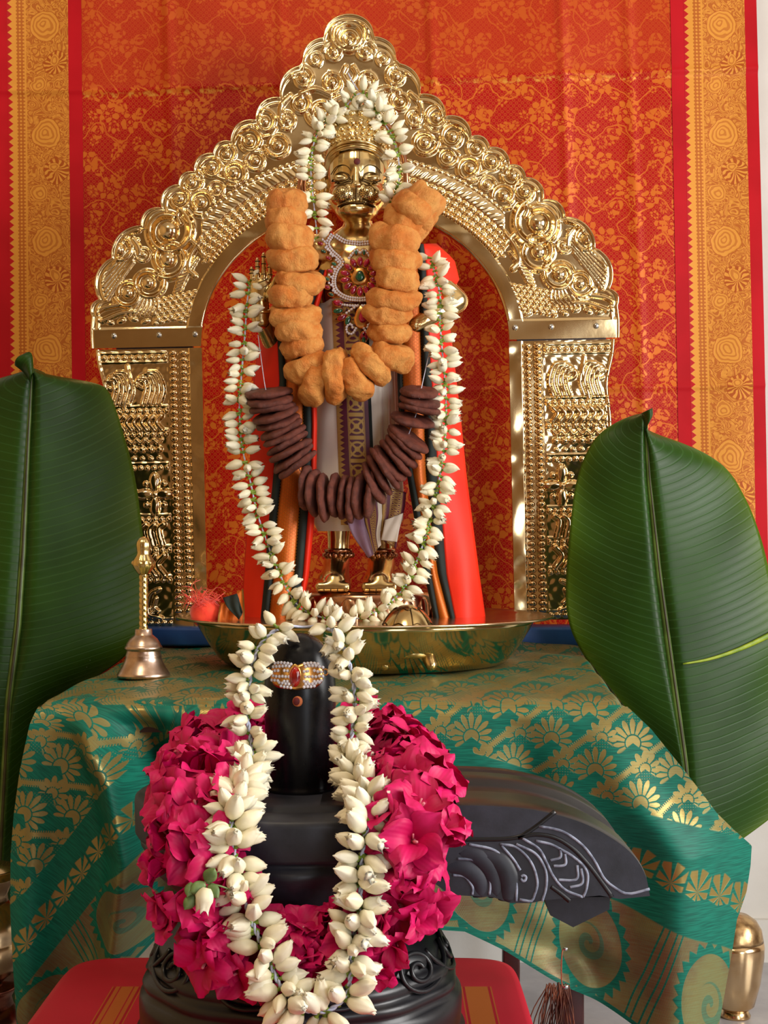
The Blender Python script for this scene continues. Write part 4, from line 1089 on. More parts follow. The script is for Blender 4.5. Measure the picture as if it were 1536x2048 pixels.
# ------------------------------------------------------------------ brass statue
SD = 1.95; k = SD / FPX
def B(px, py, d=SD): return W(px, py, d)
statue = thing('brass_statue', 'brass monkey-faced deity statue with raised palm standing in the bowl', 'statue', W(735, 1313, SD) * np.array([1, 1, 0]) + np.array([0, 0, bz + 0.0045]))
pedz = CAMZ - (1184 - HY) / FPX * 1.90
sh = [ellipsoid(B(714, 570), 86 * k, 58 * k, 125 * k), capsule(B(632, 508), B(798, 508), 40 * k, 40 * k), ellipsoid(B(714, 700), 82 * k, 58 * k, 100 * k),
      capsule(B(716, 430), B(716, 495), 28 * k, 34 * k),
      capsule(B(618, 512), B(556, 700, 1.945), 32 * k, 25 * k), capsule(B(556, 700, 1.945), B(522, 632, 1.90), 25 * k, 19 * k),
      capsule(B(812, 515), B(912, 602, 1.94), 32 * k, 25 * k), capsule(B(912, 604, 1.94), B(830, 650, 1.91), 24 * k, 18 * k),
      capsule(B(682, 780), B(679, 1000), 44 * k, 33 * k), capsule(B(679, 1000), B(677, 1095), 30 * k, 22 * k), capsule(B(677, 1095), B(672, 1160), 23 * k, 27 * k),
      capsule(B(750, 780), B(760, 1000), 44 * k, 33 * k), capsule(B(760, 1000), B(763, 1095), 30 * k, 22 * k), capsule(B(763, 1095), B(759, 1160), 24 * k, 28 * k)]
for fx_, dx in ((668, -6), (759, 0)):
    sh += [capsule(B(fx_ + 5, 1128, 1.948), B(fx_, 1164, 1.900), 27 * k, 24 * k), ellipsoid(B(fx_, 1160, 1.930), 33 * k, 52 * k, 26 * k), bevel_box(B(fx_, 0)[0] - 35 * k, B(fx_, 0)[0] + 35 * k, 1.882, 1.95, pedz + 0.0005, pedz + 20 * k, 0.004)]
body = mk('body', *fuse(sh, 0.0028, 5), M_statue, statue)
for fx_ in (668, 759):                                     # toes
    for j in range(4):
        mk('toe_line', *tube([B(fx_ - 20 + 13.5 * j, 1172, 1.8835), B(fx_ - 20 + 13.5 * j, 1184, 1.8820)], 0.0006, 5), M_statue_dark, body)
# anklets
for cx_, cy_ in ((677, 1101), (763, 1101)):
    P = [B(cx_, cy_) + np.array([25 * k * math.cos(a), 25 * k * math.sin(a), 0]) for a in np.linspace(0, 2 * math.pi, 32, endpoint=False)]
    an = mk('anklet', *tube(P, 4.5 * k, 8, closed=True), M_copper, statue)
    for j in range(14):
        a = 2 * math.pi * j / 14
        mk('ankle_bell', *ellipsoid(B(cx_, cy_ + 9) + np.array([27 * k * math.cos(a), 27 * k * math.sin(a), 0]), 6 * k, 6 * k, 6 * k, 10, 8), M_copper, an)
# raised hand
HD = 1.885; hk = HD / FPX
Hp = lambda x, y, d=HD: W(x, y, d)
hs = [ellipsoid(Hp(523, 580, HD + 0.004), 24 * hk, 12 * hk, 34 * hk), capsule(Hp(521, 605, HD + .006), Hp(522, 640, HD + .012), 17 * hk, 19 * hk),
      capsule(Hp(505, 556), Hp(503, 536), 5.0 * hk, 3.4 * hk), capsule(Hp(515.5, 554), Hp(514.5, 518), 5.2 * hk, 3.6 * hk), capsule(Hp(528, 554), Hp(527, 508), 5.4 * hk, 3.8 * hk), capsule(Hp(540, 556), Hp(540, 516), 5.2 * hk, 3.6 * hk),
      capsule(Hp(538, 590, HD - .004), Hp(552, 556, HD - .008), 9 * hk, 5 * hk)]
hand = mk('hand', *fuse(hs, 0.0011, 3), M_statue, statue)
for (x, ys_) in ((503.5, (540, 547)), (515, (523, 534, 548)), (527.5, (514, 528, 549)), (540, (522, 535, 550))):
    for y in ys_:
        P = [Hp(x, y) + np.array([5.0 * hk * math.cos(a), 5.0 * hk * math.sin(a), 0]) for a in np.linspace(0, 2 * math.pi, 12, endpoint=False)]
        mk('finger_ring', *tube(P, 0.9 * hk, 5, closed=True), M_statue_dark, hand)
for L in ([(516, 566), (526, 562), (536, 556)], [(524, 576), (534, 570), (541, 564)], [(532, 572), (529, 590), (532, 604)]):
    mk('palm_line', *tube(spline([Hp(x, y, HD - 0.0032) for x, y in L], 10), 0.8 * hk, 5), M_statue_dark, hand)
P = [Hp(521, 622, HD + .008) + np.array([21 * hk * math.cos(a), 20 * hk * math.sin(a), 0.003 * math.sin(a)]) for a in np.linspace(0, 2 * math.pi, 28, endpoint=False)]
mk('bangle', *tube(P, 4.0 * hk, 8, closed=True), M_statue, hand)

# head
HC = 1.945
hsh = [ellipsoid(B(714, 345, HC), 60 * k, 60 * k, 78 * k, 28, 18), ellipsoid(B(713, 392, HC - .006), 57 * k, 56 * k, 52 * k, 28, 18), ellipsoid(B(713, 424, HC - .016), 42 * k, 46 * k, 24 * k),
       ellipsoid(B(689, 391, HC - .026), 29 * k, 30 * k, 23 * k), ellipsoid(B(737, 391, HC - .026), 29 * k, 30 * k, 23 * k), ellipsoid(B(713, 416, HC - .026), 38 * k, 26 * k, 16 * k),
       capsule(B(712.5, 335, HC - .0365), B(712.5, 368, HC - .0400), 6 * k, 8 * k), ellipsoid(B(712.5, 370, HC - .0410), 12 * k, 9 * k, 7 * k),
       ellipsoid(B(650, 372, HC + .008), 10 * k, 8 * k, 26 * k), ellipsoid(B(778, 372, HC + .008), 10 * k, 8 * k, 26 * k), capsule(B(716, 430, HC + .004), B(716, 470, HC + .006), 27 * k, 29 * k)]
hv, hf = fuse(hsh, 0.0012, 9)
head = mk('head', hv, hf, M_statue, statue)
def face_d(px, py):
    """distance of the face's front surface at a pixel"""
    x = (px - CX) / FPX * (HC - 0.04); z = CAMZ - (py - HY) / FPX * (HC - 0.04)
    m = (np.abs(hv[:, 0] - x) < 0.0022) & (np.abs(hv[:, 2] - z) < 0.0022)
    return hv[m, 1].min() if m.any() else HC - 0.04
def FP(px, py, lift=0.0):
    d = face_d(px, py); return W(px, py, 1.0) * 0 + np.array([(px - CX) / FPX * (HC - 0.04), d - lift, CAMZ - (py - HY) / FPX * (HC - 0.04)])
for ex, sx in ((682, 1), (743, -1)):
    c0 = FP(ex, 353); eb = mk('eye', *ellipsoid(c0 + np.array([0, 0.002, 0]), 17 * k, 6 * k, 8.0 * k, 20, 12), M_statue, head)
    mk('iris', *ellipsoid(c0 + np.array([0, -0.0012, 0]), 4.0 * k, 0.8 * k, 4.0 * k, 14, 8), M_copper, eb)
    up = [(ex - 19, 358), (ex - 10, 346.5), (ex, 343.5), (ex + 10, 346.5), (ex + 18, 356)]; lo = [(ex - 18, 357.5), (ex - 8, 361), (ex, 362), (ex + 9, 360.5), (ex + 17, 357)]
    mk('upper_lid', *tube(spline([FP(x, y, 0.001) for x, y in up], 20), 1.7 * k, 6), M_statue_dark, head)
    mk('lower_lid', *tube(spline([FP(x, y, 0.0006) for x, y in lo], 20), 1.2 * k, 6), M_statue_dark, head)
    br = [(ex - 21, 343), (ex - 10, 331), (ex + 2, 328.5), (ex + 12, 332), (ex + 20, 341)]
    mk('eyebrow', *tube(spline([FP(x, y, 0.0004) for x, y in br], 20), 0.9 * k, 6), M_statue_dark, head)
for L, w in (([(676, 412), (690, 408), (704, 407), (713, 409), (722, 407), (736, 408), (750, 412)], 1.9), ([(712.5, 376), (712, 392), (711, 406)], 1.3), ([(708, 300), (708, 318)], 0.7), ([(719, 300), (719, 318)], 0.7),
             ([(668, 374), (690, 366), (703, 364)], 1.0), ([(722, 364), (736, 368), (752, 382)], 1.0)):
    mk('engraved_line', *tube(spline([FP(x, y, 0.0002) for x, y in L], 18), w * k, 5), M_statue_dark, head)
for sx in (-1, 1):
    dots_ = []
    for i in range(60):
        a = i * 2.4; r_ = 2.9 * math.sqrt(i); p = FP(713 + sx * 23 + r_ * math.cos(a) * 0.95, 392 + r_ * math.sin(a) * 0.72, 0.0001)
        dots_.append(ellipsoid(p, 1.2 * k, 1.0 * k, 1.2 * k, 6, 4))
    tag(mk('whisker_stipple', *join(*dots_), M_statue_dark, head), kind='stuff')
mk('brow_mark', *ellipsoid(FP(714, 323), 6.5 * k, 1.8 * k, 6.5 * k, 14, 8), simple('dark_vermilion', lin(96, 10, 12), lin(70, 4, 6), 200, 0.6).m, head)

# crown
cprof = [(62, 303), (65, 297), (64, 284), (57, 264), (46, 246), (35, 233), (26, 224), (19, 217), (15, 212), (14, 207), (15, 203), (12, 198), (8, 191), (3, 184), (0, 182)]
cp = spline(np.array(cprof, float), 50); zc0 = B(713, 322, HC)
cpr = cp[::-1]
V, F = lathe([(64 * k, (322 - 303) * k - 0.0001)] + [(max(r, 0) * k, (322 - y) * k) for r, y in cp], zc0, 48)
V[:48, 2] -= 0.036 * (1 - np.maximum(0, -np.sin(np.linspace(0, 2 * np.pi, 48, endpoint=False))) ** 0.8)
crown = mk('crown', V, F, M_statue, statue)
def CR(th, y):
    """point on the crown, th from straight ahead"""
    r = np.interp(y, cpr[:, 1], np.maximum(cpr[:, 0], 0)) * k
    return zc0 + np.array([r * math.sin(th), -r * math.cos(th), (322 - y) * k])
stud = mesh_data('stud', *ellipsoid((0, 0, 0), 1, 1, 1, 12, 8), M_statue)
def studs(y0, rise, n, span, r):
    for j in range(n):
        th = -span + 2 * span * j / (n - 1)
        p = CR(th, y0 + rise * (th / span) ** 2) - offset(crown)
        place('stud', stud, crown, mtx=Matrix.Translation(Vector(p)) @ Matrix.Scale(r * k, 4))
studs(294, 22, 26, 1.75, 3.6); studs(284, 20, 19, 1.7, 5.2); studs(271, 16, 11, 1.2, 6.0); studs(255, 10, 8, 1.2, 6.2); studs(238, 4, 6, 1.2, 6.2); studs(222, 2, 5, 1.2, 5.0); studs(262, 0, 2, 0.13, 7.5)
for dy in (0, 7, 13):
    P = [CR(th, 300 + dy * 0.7 + 30 * (th / 1.5) ** 2) + np.array([0, -0.002 + dy * 0.0002, 0]) for th in np.linspace(-1.55, 1.55, 30)]
    mk('brow_band', *tube(P, (3.2, 2.0, 2.4)[dy // 6 if dy < 13 else 2] * k, 6), M_statue, crown)
# tail arching over the head
P = spline([B(604, 425, 1.985), B(601, 380, 1.985), B(606, 330, 1.985), B(622, 285, 1.985), B(655, 250, 1.985), B(713, 228, 1.985), B(772, 250, 1.985), B(800, 290, 1.985), B(811, 340, 1.985), B(813, 410, 1.985)], 60)
tl = mk('tail', *tube(P, 6.0 * k, 10), M_copper, statue)
mk('tail_tuft', *tube(spline([B(604, 395, 1.980), B(603, 372, 1.980), B(607, 352, 1.980)], 14), [3 * k, 7 * k, 8 * k, 9 * k, 9 * k, 9 * k, 9 * k, 8.5 * k, 8 * k, 7.5 * k, 7 * k, 6.6 * k, 6.4 * k, 6 * k], 10), M_copper, tl)
# lotus pedestal
pc_ = W(737, 1190, SD); pz0 = bz + 0.0045; pz1 = CAMZ - (1184 - HY) / FPX * 1.90
def ell(th, r, z, i): return r / np.sqrt(np.cos(th) ** 2 + (np.sin(th) / 0.80) ** 2)
ph_ = pz1 - pz0
ped = mk('lotus_pedestal', *lathe([(0.0, 0), (0.084, 0), (0.088, 0.005), (0.084, ph_ * .28), (0.080, ph_ * .42), (0.087, ph_ * .60), (0.091, ph_ * .78), (0.090, ph_ * .92), (0.085, ph_), (0, ph_)], (pc_[0], SD, pz0), 64, fn=ell), M_copper, statue)
for j in range(17):
    th = -math.pi / 2 + (j - 8) * 0.36; r_ = 0.088 / math.sqrt(math.cos(th) ** 2 + (math.sin(th) / 0.80) ** 2)
    cpt = np.array([pc_[0] + r_ * math.cos(th), SD + r_ * math.sin(th), pz0 + ph_ * 0.66])
    Vv, Fv = ellipsoid((0, 0, 0), 0.0145, 0.006, ph_ * 0.27, 16, 10)
    c_a, s_a = math.cos(th + math.pi / 2), math.sin(th + math.pi / 2)
    Vr = np.stack([Vv[:, 0] * c_a - Vv[:, 1] * s_a, Vv[:, 0] * s_a + Vv[:, 1] * c_a, Vv[:, 2]], 1) + cpt
    pt = mk('lotus_petal', Vr, Fv, M_copper, ped)

# ------------------------------------------------------------------ statue's cloth wrap
M_cotton = simple('white_cotton', lin(236, 226, 212), lin(222, 210, 196), 8, 0.75, bump=0.2, bdist=0.0004, bscale=900).m
def purple_border():
    M = Mat('purple_gold_border', 0.5)
    u, v = M.uv('strip'); x = u * 62.0; y = v * 62.0 * 7.0      # px of the strip
    ly = (y / 46.0).fract() - 0.5; lx = (x - 38.0) / 46.0
    mid = (lx.abs()).step(0.30, 0.29)
    diag = ((lx.abs() - ly.abs()).abs().step(0.08, 0.04)).max((lx * lx + ly * ly).sqrt().step(0.13, 0.10)).max(((lx * lx + ly * ly).sqrt() - 0.30).abs().step(0.06, 0.03))
    frame = (ly.abs()).step(0.40, 0.43)
    vert = ((x - 23.0).abs().step(1.6, 0.9)).max((x - 53.0).abs().step(1.6, 0.9))
    tooth = ((y / 11.0).fract() - 0.5).abs() * 2.0
    teeth = (x - tooth * 9.0).step(6.0, 4.0)
    hatch = ((y / 3.0).fract() - 0.5).abs().step(0.1, 0.3) * 0.5 + 0.5
    g = (mid * diag.max(frame) * 0.85).max(vert * 0.6).max(teeth * hatch)
    c = M.mix(M.noise(30, 2).step(0.3, 0.7), lin(84, 22, 48), lin(104, 34, 60))
    M.set('Base Color', M.mix(g.sat(), c, lin(196, 158, 84))); M.set('Metallic', g * 0.5); M.bump(g, 0.2, 0.0004)
    return M.m
M_purple = purple_border()
M_black = simple('dark_green_cotton', lin(28, 40, 36), lin(20, 28, 26), 40, 0.8).m
M_lilac = simple('lilac_silk', lin(148, 116, 140), lin(112, 70, 100), 25, 0.45).m
dhoti = thing('cloth_wrap', 'white cotton wrap with a purple and gold border around the statue waist', 'cloth', W(715, 1060, SD))
ysd = np.array([595, 620, 700, 800, 900, 1000, 1040, 1062]); hwd = np.array([76, 84, 82, 85, 88, 93, 90, 80]); dpd = np.array([60, 66, 66, 66, 68, 68, 62, 50])
def dho(th, y, lift=0.0):
    hw, dp = np.interp(y, ysd, hwd), np.interp(y, ysd, dpd)
    pl_ = 3.2 * math.sin(th * 26) * np.clip((th - 0.42) / 0.15, 0, 1) * np.clip((1.5 - th) / 0.2, 0, 1) + 1.0 * math.sin(th * 9 + y / 90.0)
    return np.array([W(715, y, SD)[0] + (hw + pl_) * k * math.sin(th), SD - (dp + pl_) * k * math.cos(th) - lift, W(715, y, SD - 0.04)[2]])
ths = np.linspace(-math.pi, math.pi, 181); yy = np.linspace(595, 1062, 40)
mk('wrap_skirt', np.array([dho(t, y) for y in yy for t in ths]), grid_faces(40, 181), M_cotton, dhoti)
def th_of(px, y): return math.asin(max(-1, min(1, (px - 715) / np.interp(y, ysd, hwd))))
def strip_on(name, xl, xr, mat, lift, y0=600, y1=1050, n=30, m=14):
    V, UV = [], []
    for y in np.linspace(y0, y1, n):
        a, b = th_of(np.interp(y, [600, 1050], xl), y), th_of(np.interp(y, [600, 1050], xr), y)
        for s_ in np.linspace(0, 1, m): V.append(dho(a + (b - a) * s_, y, lift)); UV.append((s_, (y - y0) / 434))
    return mk(name, np.array(V), grid_faces(n, m), mat, dhoti, uvs={'strip': np.array(UV)})
strip_on('purple_border', (666, 684), (730, 746), M_purple, 0.0016)
strip_on('dark_edge', (730, 746), (736, 752), M_black, 0.0016, m=5)
# hanging end of the wrap
def quadpatch(name, A, Bv, mat, parent, d, n=24, m=10, wave=0.0):
    a = spline(np.array([W(x, y, d + dd) for x, y, dd in A]), n); b = spline(np.array([W(x, y, d + dd) for x, y, dd in Bv]), n)
    V, UV = [], []
    for i in range(n):
        for j in range(m):
            s_ = j / (m - 1); p = a[i] * (1 - s_) + b[i] * s_
            p = p + np.array([0, -wave * math.sin(s_ * 9 + i * 0.2), 0]); V.append(p); UV.append((s_, i / (n - 1)))
    o = mk(name, np.array(V), grid_faces(n, m), mat, parent, uvs={'strip': np.array(UV)})
    o.modifiers.new('thickness', 'SOLIDIFY').thickness = 0.0008
    return o
fd = 1.897
quadpatch('hanging_end', [(690, 1010, 0), (694, 1040, -.002), (706, 1072, 0), (737, 1116, 0)], [(726, 1000, -.004), (730, 1040, -.004), (738, 1070, -.004), (748, 1108, 0)], M_lilac, dhoti, fd, wave=0.001)
quadpatch('hanging_end', [(726, 1000, -.004), (730, 1040, -.004), (738, 1070, -.004), (748, 1108, 0)], [(752, 990, -.006), (756, 1030, -.006), (752, 1068, -.004), (756, 1096, 0)], M_purple, dhoti, fd - .0004)
quadpatch('hanging_end', [(752, 990, -.006), (756, 1030, -.006), (752, 1068, -.004), (756, 1096, 0)], [(766, 985, -.004), (764, 1030, -.004), (760, 1068, -.002), (762, 1090, 0)], M_cotton, dhoti, fd - .0006)
quadpatch('hanging_end', [(764, 970, -.004), (764, 1020, -.004), (762, 1055, -.002), (764, 1080, 0)], [(812, 985, 0.002), (808, 1020, 0), (798, 1060, 0), (792, 1098, 0)], M_purple, dhoti, fd - .0002, wave=0.0015)
quadpatch('hanging_end', [(770, 1040, -.005), (766, 1062, -.005), (762, 1080, -.004)], [(806, 1026, -.002), (800, 1052, -.002), (794, 1084, -.002)], M_cotton, dhoti, fd - .0016, wave=0.001)

# ------------------------------------------------------------------ orange shawl
M_orange = simple('orange_satin', lin(238, 50, 20), lin(222, 36, 14), 6, 0.5, spec=0.25, bump=0.08, bscale=500).m
def gold_weave():
    M = Mat('orange_gold_weave', 0.42)
    u, v = M.uv('strip'); x = u * 36.0; y = v * 760.0
    a = ((x + y) / 7.0).fract() - 0.5; b = ((x - y) / 7.0).fract() - 0.5
    net = a.abs().min(b.abs()).step(0.14, 0.06); c0 = (a * a + b * b).sqrt().step(0.24, 0.16)
    ed = (u - 0.5).abs().step(0.43, 0.45); stitch = ed * ((y / 6.0).fract() - 0.5).abs().step(0.2, 0.3)
    c = M.mix((c0 * 0.8 + net * 0.0).sat(), lin(206, 100, 16), lin(232, 150, 40)); c = M.mix(net * 0.6, c, lin(168, 70, 10)); c = M.mix(ed, c, lin(30, 24, 18)); c = M.mix(stitch, c, lin(214, 150, 60))
    M.set('Base Color', c); M.set('Metallic', 0.35); M.bump(net, 0.3, 0.0005); return M.m
M_gweave = gold_weave()
shawl = thing('shawl', 'orange satin shawl with black and gold border draped over the statue shoulders', 'shawl', W(730, 1300, 1.90))
yl = [540, 600, 660, 760, 850, 950, 1050, 1150, 1250, 1300]
Lb = [[585, 548, 522, 508, 503, 500, 495, 488, 484, 483], [606, 575, 555, 560, 556, 548, 538, 531, 521, 517], [612, 586, 566, 572, 568, 562, 552, 546, 536, 532], [640, 615, 600, 606, 608, 606, 598, 590, 570, 566], [650, 630, 612, 622, 624, 622, 614, 606, 590, 586], [656, 640, 622, 632, 633, 632, 627, 617, 600, 596]]
yr = [488, 520, 560, 600, 660, 760, 850, 950, 1050, 1150, 1250, 1300]
Rb = [[800, 796, 790, 792, 796, 796, 800, 815, 832, 850, 872, 880], [806, 803, 797, 799, 804, 804, 808, 826, 845, 862, 880, 888], [835, 838, 838, 840, 842, 845, 850, 852, 862, 876, 905, 912], [846, 850, 852, 854, 856, 862, 870, 874, 884, 892, 912, 920], [872, 908, 918, 892, 900, 912, 922, 932, 945, 958, 972, 974]]
def shawl_strip(name, ya, xa, xb, mat, d_a, d_b, n=70, m=12):
    V, UV = [], []
    for y in np.linspace(ya[0], ya[-1], n):
        a, b = np.interp(y, ya, xa), np.interp(y, ya, xb); low = np.clip((y - 700) / 500, 0, 1)
        for j in range(m):
            s_ = j / (m - 1); x = a + (b - a) * s_; d = d_a + (d_b - d_a) * s_
            d -= 0.012 * low * math.sin((x - 480) / 21.0 + y / 260.0) * (0.35 + 0.65 * low) * 0.6 + 0.006 * math.sin(math.pi * s_) + 0.02 * low
            V.append(W(x, y, d)); UV.append((s_, (y - ya[0]) / 760))
    o = mk(name, np.array(V), grid_faces(n, m), mat, shawl, uvs={'strip': np.array(UV)})
    o.modifiers.new('thickness', 'SOLIDIFY').thickness = 0.0010
    return o
for i, (nm, m_, da, db) in enumerate((('shawl_panel', M_orange, 1.945, 1.918), ('black_band', M_black, 1.918, 1.915), ('gold_band', M_gweave, 1.915, 1.908), ('black_band', M_black, 1.908, 1.906), ('orange_edge', M_orange, 1.906, 1.908))):
    shawl_strip(nm, yl, Lb[i], Lb[i + 1], m_, da, db, m=14 if i == 0 else 8)
for i, (nm, m_, da, db) in enumerate((('black_band', M_black, 1.908, 1.906), ('gold_band', M_gweave, 1.906, 1.912), ('black_band', M_black, 1.912, 1.914), ('shawl_panel', M_orange, 1.914, 1.945))):
    shawl_strip(nm, yr, Rb[i], Rb[i + 1], m_, da, db, m=14 if i == 3 else 8)
# folded end lying in the bowl beside the pompom
quadpatch('folded_end', [(440, 1212, 0.0), (436, 1240, -.004), (440, 1275, 0)], [(486, 1178, 0.02), (488, 1220, 0.01), (490, 1275, 0.01)], M_gweave, shawl, 1.845, wave=0.004)
quadpatch('folded_end', [(446, 1196, 0.012), (456, 1216, 0), (478, 1240, -.004)], [(474, 1188, 0.014), (480, 1206, 0), (486, 1224, -.002)], M_black, shawl, 1.838, wave=0.002)
# orange pompom with loose threads
M_wool = simple('orange_wool', lin(246, 70, 36), lin(232, 52, 28), 60, 0.8, sheen=0.5, bump=0.4, bdist=0.001, bscale=250).m
pm = thing('wool_pompom', 'fluffy orange wool pompom on the bowl edge', 'pompom', W(412, 1262, 1.86))
Vp, Fp = ellipsoid(W(412, 1226, 1.86), 32 * 1.86 / FPX, 0.020, 30 * 1.86 / FPX, 24, 16)
Vp += NP.uniform(-.0008, .0008, Vp.shape); mk('wool_ball', Vp, Fp, M_wool, pm)
th_ = []
for j in range(70):
    a = W(400 + R.uniform(-16, 26), 1206 + R.uniform(-6, 12), 1.85 + R.uniform(-.012, .012)); b = a + np.array([R.uniform(-.02, .018), R.uniform(-.01, .01), R.uniform(.002, .022)]); c = b + np.array([R.uniform(-.018, .02), R.uniform(-.008, .008), R.uniform(-.02, .008)])
    th_.append(tube(spline([a, b, c], 8), 0.00032, 4))
tag(mk('loose_threads', *join(*th_), M_wool, pm), kind='stuff')

# ------------------------------------------------------------------ brass tortoise in the bowl
td = 1.745; tk = td / FPX; tcz = bz + 0.026; tc = W(815, 1240, td); tc[2] = tcz
tor = thing('tortoise_figurine', 'small brass tortoise with engraved shell in the bowl', 'figurine', (tc[0], tc[1], bz + 0.0045))
rzt = (CAMZ - (1209 - HY) / FPX * td) - tcz
V, F = ellipsoid(tc, 62 * tk, 0.040, rzt, 36, 24); V[:, 2] = np.maximum(V[:, 2], tcz - 0.006)
shell = mk('shell', V, F, M_statue, tor)
def TS(a, b):
    """shell point from two angles"""
    return tc + np.array([62 * tk * math.sin(b) * math.cos(a), 0.040 * math.sin(b) * math.sin(a), rzt * math.cos(b)]) * 1.002
for j in range(8):
    a = j * math.pi / 4 + 0.2; mk('shell_line', *tube([TS(a, b) for b in np.linspace(0.42, 1.5, 12)], 0.0009, 5), M_statue_dark, shell)
for b in (0.42, 0.95, 1.3): mk('shell_line', *tube([TS(a, b + 0.05 * math.cos(8 * a)) for a in np.linspace(0, 2 * math.pi, 48, endpoint=False)], 0.0009, 5, closed=True), M_statue_dark, shell)
mk('head', *fuse([ellipsoid(tc + np.array([70 * tk, -0.006, 0.006]), 14 * tk, 0.008, 0.007), capsule(tc + np.array([50 * tk, -0.004, 0]), tc + np.array([66 * tk, -0.006, 0.005]), 0.008, 0.006)], 0.0012), M_statue, tor)
for sx in (-1, 1):
    for sy in (-1, 1): mk('leg', *capsule(tc + np.array([sx * 40 * tk, sy * 0.024, -0.004]), (tc[0] + sx * 46 * tk, tc[1] + sy * 0.030, bz + 0.012), 0.009, 0.007), M_statue, tor)

# ------------------------------------------------------------------ jewelled necklace
ND = 1.899; nk = ND / FPX
nl = thing('jewelled_necklace', 'gold necklace of crystals rubies and a green drop on the statue chest', 'necklace', W(720, 600, ND))
Np = lambda x, y, l=0.0: W(x, y, ND - l)
band = [(664, 470), (655, 487), (663, 502), (678, 516), (684, 526), (674, 539), (668, 557), (669, 574), (678, 587), (696, 596), (720, 599)]
topb = [(672, 472), (691, 483), (720, 487)]
cry2 = mesh_data('crystal', *ellipsoid((0, 0, 0), 1, 1, 1, 8, 6), M_white)
def crystal_band(pts, parent, off=2.6, step=4.6, r=2.5, rows=2):
    P = spline(np.array(pts, float), 200); P, L = resample(P, max(4, int(np.linalg.norm(np.diff(P, axis=0), axis=1).sum() / step)))
    T = np.gradient(P, axis=0); T /= np.linalg.norm(T, axis=1, keepdims=True) + 1e-9; Nn = np.stack([-T[:, 1], T[:, 0]], 1)
    for row in ((-1, 1) if rows == 2 else (0,)):
        for p, n_ in zip(P, Nn):
            q = p + n_ * off * row
            place('crystal', cry2, parent, mtx=Matrix.Translation(Vector(Np(q[0], q[1], 0.002) - offset(parent))) @ Matrix.Scale(r * nk, 4))
mir = lambda L: [(1440 - x, y) for x, y in L]
for sgn in (0, 1):
    f_ = mir if sgn else (lambda L: L)
    b_ = mk('band', *tube(spline([Np(x, y) for x, y in f_(band)], 60), 6.0 * nk, 8, True, 0.4, (0, 1, 0)), M_gold, nl); crystal_band(f_(band), b_)
    t_ = mk('collar_band', *tube(spline([Np(x, y) for x, y in f_(topb)], 30), 5.5 * nk, 8, True, 0.4, (0, 1, 0)), M_gold, nl); crystal_band(f_(topb), t_)
    sm_ = mk('inner_scroll', *tube(spline([Np(x, y) for x, y in f_([(719, 505), (712, 500), (704, 508), (698, 516)])], 16), 4.0 * nk, 8, True, 0.4, (0, 1, 0)), M_gold, nl); crystal_band(f_([(719, 505), (712, 500), (704, 508), (698, 516)]), sm_, rows=1, r=3)
def stone(px, py, w, h, rot, mat, name='stone', rim=1.5):
    Vs, Fs = marquise(0, 0, 0, w * nk, h * nk, 0.0022); Vg_, Fg_ = marquise(0, 0, 0.0006, (w + rim) * nk, (h + rim) * nk, 0.0012)
    c0, s0 = math.cos(rot), math.sin(rot)
    rt = lambda V_: np.stack([V_[:, 0] * c0 + V_[:, 2] * s0, V_[:, 1], -V_[:, 0] * s0 + V_[:, 2] * c0], 1) + Np(px, py, 0.002)
    st = mk('setting', rt(Vg_), Fg_, M_gold, nl); mk(name, rt(Vs), Fs, mat, st)
for j in range(14):
    a = 2 * math.pi * j / 14; stone(720 + 30 * math.sin(a), 553 - 30 * math.cos(a), 5.2, 9.5, a, M_ruby, 'ruby')
Vd = []
def drop(cx, cy, w, h, mat, lift, depth, name, parent):
    n = 28; ring = []
    for j in range(n):
        a = 2 * math.pi * j / n; rr = 1 - 0.28 * max(0, math.cos(a)) ** 0.5 * abs(math.sin(a)); ring.append((w * math.sin(a) * rr, h * (math.cos(a) if math.cos(a) > 0 else 0.85 * math.cos(a))))
    V = []
    for s_, dd in ((1, 0), (0.9, depth * .7), (0.5, depth)): V += [tuple(Np(cx, cy, lift + dd) + np.array([x * s_ * nk, 0, z * s_ * nk])) for x, z in ring]
    return mk(name, np.array(V), grid_faces(3, n, True) + [tuple(range(2 * n, 3 * n))], mat, parent)
dp_ = drop(720, 554, 19, 19, M_gold, 0.002, 0.0014, 'drop_plate', nl); drop(720, 553, 9.5, 12, M_emer, 0.0034, 0.0028, 'green_drop', dp_)
for sgn in (1, -1):
    for i, (x, y) in enumerate(((641, 487), (647, 503), (657, 516), (668, 528), (660, 542), (654, 558), (654, 574), (662, 589))):
        stone(720 + sgn * (x - 720), y, 3.6, 6.0, sgn * -1.2, (M_ruby, M_emer)[i % 2])
        for dx, dy in ((4, -8), (8, -4)): place('pearl', cry2, nl, mtx=Matrix.Translation(Vector(Np(720 + sgn * (x + dx - 720), y + dy, 0.002) - offset(nl))) @ Matrix.Scale(2.6 * nk, 4))
    for (x, y, w, h, r_, m_) in ((676, 606, 6, 10, -1.35, M_ruby), (676, 622, 5.5, 10, -1.7, M_emer), (684, 635, 5.5, 10, -2.1, M_ruby), (696, 641, 5.5, 10, -2.7, M_emer), (712, 505, 3, 6, 0, M_emer), (718, 671, 5, 9, 0.5, M_ruby)):
        stone(720 + sgn * (x - 720) + (8 if x == 718 else 0), y, w, h, sgn * r_, m_)
    for L in ([(684, 609), (700, 611), (716, 611)], [(693, 626), (704, 618), (714, 612)], [(712, 657), (704, 668), (694, 664), (694, 652), (702, 648), (705, 655)]):
        fl = [(720 + sgn * (x - 720), y) for x, y in L]; wv = mk('wire', *tube(spline([Np(x, y) for x, y in fl], 20), 2.8 * nk, 6), M_gold, nl); crystal_band(fl, wv, rows=1, step=4.4, r=2.8)
